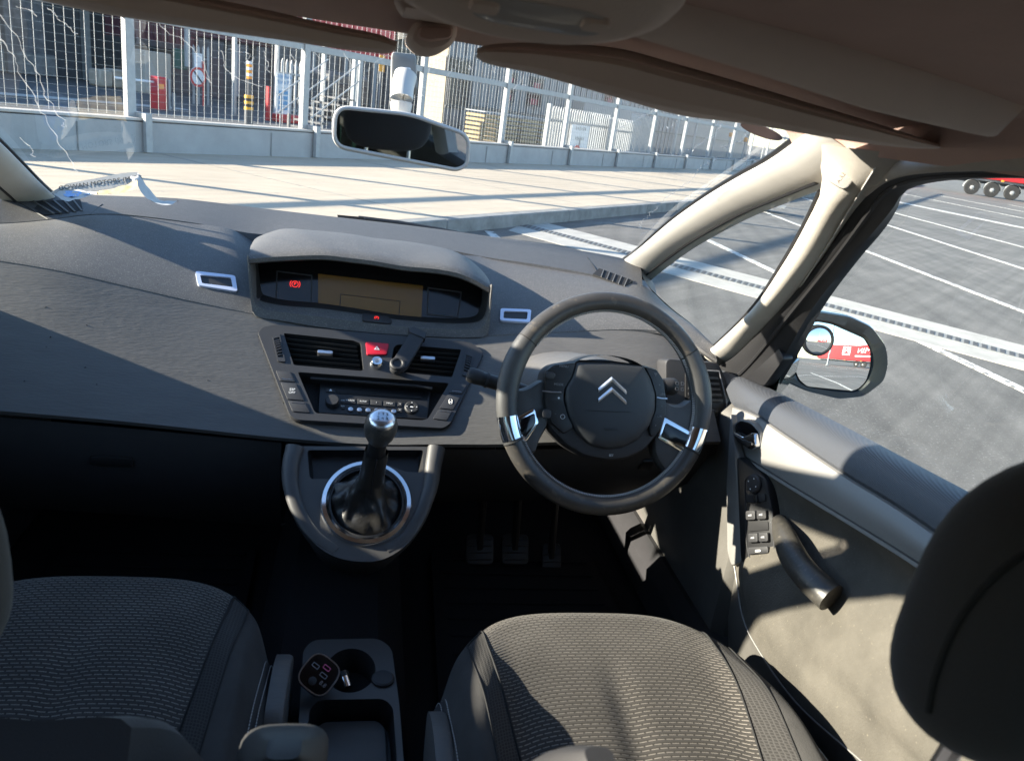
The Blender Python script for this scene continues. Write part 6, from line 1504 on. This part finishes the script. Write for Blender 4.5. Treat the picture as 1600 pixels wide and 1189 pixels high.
for e, x, y, z in ((pass_seat, -0.078, 0.92, 0.56), (driver_seat, 0.138, 0.78, 0.58)):
    mk('recline_cover', prism(rounded([V((x, y+a_, z+b_)) for a_, b_ in ((0.07, 0.03), (0.0, 0.06), (-0.10, 0.06), (-0.12, -0.06), (0.05, -0.06))], 0.03, 5), V((1, 0, 0)), -0.012, 0.012, 0.006), m_fascia, e)

# ---------------- centre console with cup holder
CZt = 0.545
cc = empty('cup_console', at(548, 1060, Z=0.40), 'low black centre console with round cup holder between the seats', 'console')
co = rounded([at(x, y, Z=CZt) for x, y in ((474, 1014), (490, 999), (592, 997), (612, 1012), (624, 1100), (634, 1230), (632, 1300), (448, 1300), (462, 1200), (468, 1110))], 0.02, 5)
cup = Frame(at(548, 1046, Z=CZt), UPV, V((1, 0, 0)))
ch_ = ellipse(cup, 0.0385, 0.050, 40)
tr_ = rounded([at(x, y, Z=CZt) for x, y in ((484, 1106), (500, 1093), (600, 1091), (614, 1104), (620, 1180), (618, 1240), (470, 1240), (476, 1180))], 0.012, 4)
mk('console_top', prism_holes(co, [ch_, tr_], UPV, -0.004, 0.0), m_cons, cc, smooth=False)
mk('console_sides', loft([co, [p+V((0, 0, -0.02)) for p in co], [p+V((0, 0, -0.19)) for p in co]], True), m_dark, cc)
mk('cup_well', cap(loft([ch_, [cup.o+(p-cup.o)*0.9+V((0, 0, -0.09)) for p in ch_]], True), 40, False, True), m_recess, cc)
tcn = sum(tr_, V((0, 0, 0)))/len(tr_)
mk('tray_well', cap(loft([tr_, [tcn+(p-tcn)*0.96+V((0, 0, -0.045)) for p in tr_]], True), len(tr_), False, True), m_black, cc, ang=60)
mk('tray_mat', prism([tcn+(p-tcn)*0.86+V((0, 0, -0.038)) for p in tr_], UPV, 0, 0.008, 0.004), m_cons, cc)
mk('socket_cap', lathe([(0.0175, 0), (0.0175, 0.004), (0.0150, 0.0062), (0.006, 0.0065)], at(598, 1062, Z=CZt), UPV, 28), m_dark, cc)
fm = empty('charger_hub', at(499, 1053, Z=0.56), 'rounded square charger hub with ports plugged beside the cup holder', 'charger')
ff_ = Frame(at(499, 1053, Z=0.585), V((0.10, -0.62, 0.72)), V((1, 0.10, -0.05)))
ff_ = Frame(ff_.o, ff_.n, ff_.u*cos(rad(-38))+ff_.v*sin(rad(-38)))
body_ = srect(ff_, 0.0255, 0.0255, 3.2, 40)
mk('hub_body', prism(body_, ff_.n, -0.02, 0.0, 0.002), m_gloss, fm); mk('bright_rim', ringtube([p-ff_.n*0.0012 for p in body_], 0.0013, 6, ff_.n), m_satin, fm)
for (a_, b_), lab_, m_ in (((-0.012, 0.006), 'port', m_recess), ((0.003, 0.013), 'port', m_redbtn), ((0.006, 0.002), 'port', m_recess)):
    pf_ = ff_.at0(ff_.l(a_, b_, 0.0004)); mk('port', prism_holes(srect(pf_, 0.0058, 0.0032, 8), [srect(pf_, 0.0046, 0.0020, 8)], ff_.n, 0, 0.0008), m_grey_print if m_ is m_recess else mat('port_pink', (0.6, 0.12, 0.25), 0.5), fm, smooth=False)
mk('dial', lathe([(0.006, 0), (0.006, 0.002), (0.004, 0.003)], ff_.l(-0.002, -0.013, 0), ff_.n, 20), m_dark, fm)
text('digits', '8.8', ff_.at0(ff_.l(0.013, -0.008, 0.0004)), 0.009, m_grey_print, fm)
mk('plug_stem', tube([ff_.o-ff_.n*0.015, at(505, 1062, Z=0.50)], 0.011, 12), m_black, fm)
pl = empty('metal_plug', at(542, 1070, Z=0.50), 'small shiny metal plug lying in the cup holder', 'plug')
q0, q1 = at(538, 1058, Z=0.520), at(543, 1074, Z=0.512)
mk('barrel', tube([q0, q1], 0.0085, 14), m_chrome, pl); mk('collar', tube([q0+(q0-q1)*0.5, q0], 0.009, 14), m_black, pl)

# ---------------- pedals
for nm, lab, x, y, w_ in (('clutch_pedal', 'black ribbed clutch pedal, closest to the gear console', 750, 858, 0.045), ('brake_pedal', 'black ribbed brake pedal between clutch and accelerator', 805, 858, 0.045), ('accelerator_pedal', 'slim accelerator pedal nearest the driver door', 862, 872, 0.032)):
    e = empty(nm, at(x, y, Y=1.56), lab, 'pedal'); f_ = Frame(at(x, y, Y=1.55), V((0, -0.8, 0.6)), V((1, 0, 0)))
    pad_ = mk('pedal_pad', prism(srect(f_, w_*0.75, 0.036, 6), f_.n, -0.008, 0.0, 0.003), m_black, e)
    for k in range(4): mk('rib', tube([f_.l(-w_*0.6, -0.024+k*0.016, 0.001), f_.l(w_*0.6, -0.024+k*0.016, 0.001)], 0.002, 6), m_dark, pad_)
    mk('arm', tube([f_.o-f_.n*0.006, f_.o+V((0, 0.05, 0.14)), f_.o+V((0, 0.02, 0.26))], 0.009, 8), m_black, e)

for lab, x in (('black ribbed driver floor mat under the pedals', 0.40), ('black passenger floor mat in the dark footwell', -0.40)):
    o = mk('floor_mat', prism(rounded([V((x+a_, y_, 0.372)) for a_, y_ in ((-0.22, 1.05), (0.22, 1.05), (0.20, 1.62), (-0.20, 1.62))], 0.05, 5), UPV, 0.0, 0.012, 0.004), m_carpet)
    tag(o, lab, 'floor mat')
    for k in range(9): mk('mat_rib', box(V((x, 1.12+k*0.055, 0.386)), 0.36, 0.012, 0.006, 0, 0.002), m_carpet, o)
# ---------------- body shell around the cabin
cb = empty('car_body', V((XC, 0.2, 0.25)), 'dark green people carrier body shell enclosing the cabin', 'car')
mk('floor_pan', box(V((XC, 0.2, 0.345)), 1.50, 4.0, 0.05, 0, 0.01), m_carpet, cb)
mk('firewall', box(V((XC, 1.98, 0.66)), 1.50, 0.05, 0.62, 0, 0.01), m_carpet, cb)
mk('tunnel', box(V((XC+0.0, 1.35, 0.43)), 0.26, 1.2, 0.14, 0, 0.05), m_carpet, cb)
bon = [[V((XC+s*lerp(0.78, 0.70, t), lerp(2.25, 3.10, t)-0.20*abs(s)**2, lerp(0.985, 0.72, t**1.3)-0.06*abs(s)**3)) for s in [lerp(-1, 1, k/12) for k in range(13)]] for t in [i/8 for i in range(9)]]
mk('bonnet', loft(bon), m_green, cb)
mk('scuttle', loft([[p for p in bon[0]], [p+V((0, -0.08, -0.03)) for p in bon[0]], [p+V((0, -0.10, -0.3)) for p in bon[0]]]), m_black, cb)
mk('roof_skin', loft([[V((XC+0.60*s, lerp(-1.9, 0.62, i/12), 1.60-0.05*abs(s)**3-0.04*ss(-0.9, -1.9, lerp(-1.9, 0.62, i/12)))) for s in [lerp(-1, 1, k/10) for k in range(11)]] for i in range(13)]), m_green, cb)
for s in (1, -1):
    mk('outer_side', box(V((XC+s*0.86, 0.1, 0.685 if s < 0 else 0.645)), 0.05, 3.9, 0.57 if s < 0 else 0.49, 0, 0.02), m_green, cb)
    mk('sill', box(V((XC+s*0.76, 0.3, 0.42)), 0.14, 3.4, 0.14, 0, 0.03), m_dark, cb)
    mk('kick_panel', box(V((XC+s*0.755, 1.55, 0.66)), 0.05, 0.80, 0.50, 0, 0.02), m_doorplastic, cb)
    wing = [[V((XC+s*x, y, z)) for x, z in ((0.76, 0.84), (0.84, 0.82), (0.90, 0.70), (0.90, 0.45))] for y in (1.45, 1.8, 2.2, 2.7, 3.0)]
    mk('wing', loft(wing), m_green, cb)
    mk('belt_sill', box(V((XC+s*0.795, -0.75, 0.98)), 0.10, 2.3, 0.16, 0, 0.02), m_doorplastic, cb)
    # rear pillars with windows between
    for y0_, y1_, w_ in ((0.02, -0.10, 0.12), (-1.02, -1.22, 0.18), (-1.75, -1.85, 0.15)):
        mk('rear_pillar', ribbon([V((XC+s*0.78, y0_, 0.98)), V((XC+s*0.72, y0_-0.05, 1.22)), V((XC+s*0.64, y0_-0.10, 1.46))], [V((XC+s*0.78, y0_-w_, 0.98)), V((XC+s*0.72, y0_-w_-0.05, 1.22)), V((XC+s*0.64, y0_-w_-0.10, 1.46))], 0.02, 0.04, 14, 7, toward=V((XC, -0.6, 1.2))), m_pillar, cb)
    mk('rear_side_window', ([V((XC+s*0.795, 0.0, 1.05)), V((XC+s*0.795, -1.85, 1.05)), V((XC+s*0.665, -1.9, 1.47)), V((XC+s*0.665, -0.05, 1.47))], [(0, 1, 2, 3)]), m_darkglass, cb, smooth=False)
mk('tailgate', box(V((XC, -1.95, 0.68)), 1.5, 0.08, 0.66, 0, 0.03), m_dark, cb)
mk('rear_window', ([V((XC-0.7, -1.95, 1.0)), V((XC+0.7, -1.95, 1.0)), V((XC+0.58, -1.80, 1.50)), V((XC-0.58, -1.80, 1.50))], [(0, 1, 2, 3)]), m_darkglass, cb, smooth=False)
for s in (1, -1):
    bf_ = Frame(V((XC+s*0.668, -0.13, 1.25)), V((-s, -0.1, 0.15)), V((0, 1, 0)))
    mk('belt_guide', prism(srect(bf_, 0.035, 0.05, 3), bf_.n, -0.01, 0.012, 0.004), m_black, cb); mk('belt_slot', prism(srect(bf_, 0.026, 0.006, 6), bf_.n, 0.011, 0.014), m_satin, cb)
rb = empty('rear_bench', V((XC, -0.75, 0.36)), 'dark cloth rear bench with three headrests behind the viewpoint', 'car seat')
mk('cushion', box(V((XC, -0.55, 0.56)), 1.30, 0.50, 0.16, 0, 0.05, seg=3), m_bolster, rb)
mk('backrest', box(V((XC, -0.92, 0.86)), 1.30, 0.16, 0.60, 0, 0.06, R=Matrix.Rotation(rad(14), 3, 'X'), seg=3), m_bolster, rb)
for x in (-0.42, 0.0, 0.42): headrest(rb, (XC+x, -1.02, 1.22), 0.12, 0.05, 0.08, m_headrest)
# passenger door (mirrored shell of the driver one, without the switches)
pd_ = empty('passenger_door', V((-0.76, 0.9, 0.50)), 'plain passenger door card at the far side of the cabin', 'door')
for nm, vf, m_ in (('sill_pad', vp_, m_doorpad), ('silver_strip', vs_l, m_silver), ('card', vl_, m_doorcloth), ('window_frame', ribbon([at(*q[:2], X=q[2]) for q in FL], [at(*q[:2], X=q[2]) for q in FR_], 0.006, 0.03, 40, 7), m_rubber)):
    mk(nm, mirv(vf), m_, pd_)
mk('window_pane', mirv(loft([gs_, go])), m_sideglass, pd_)
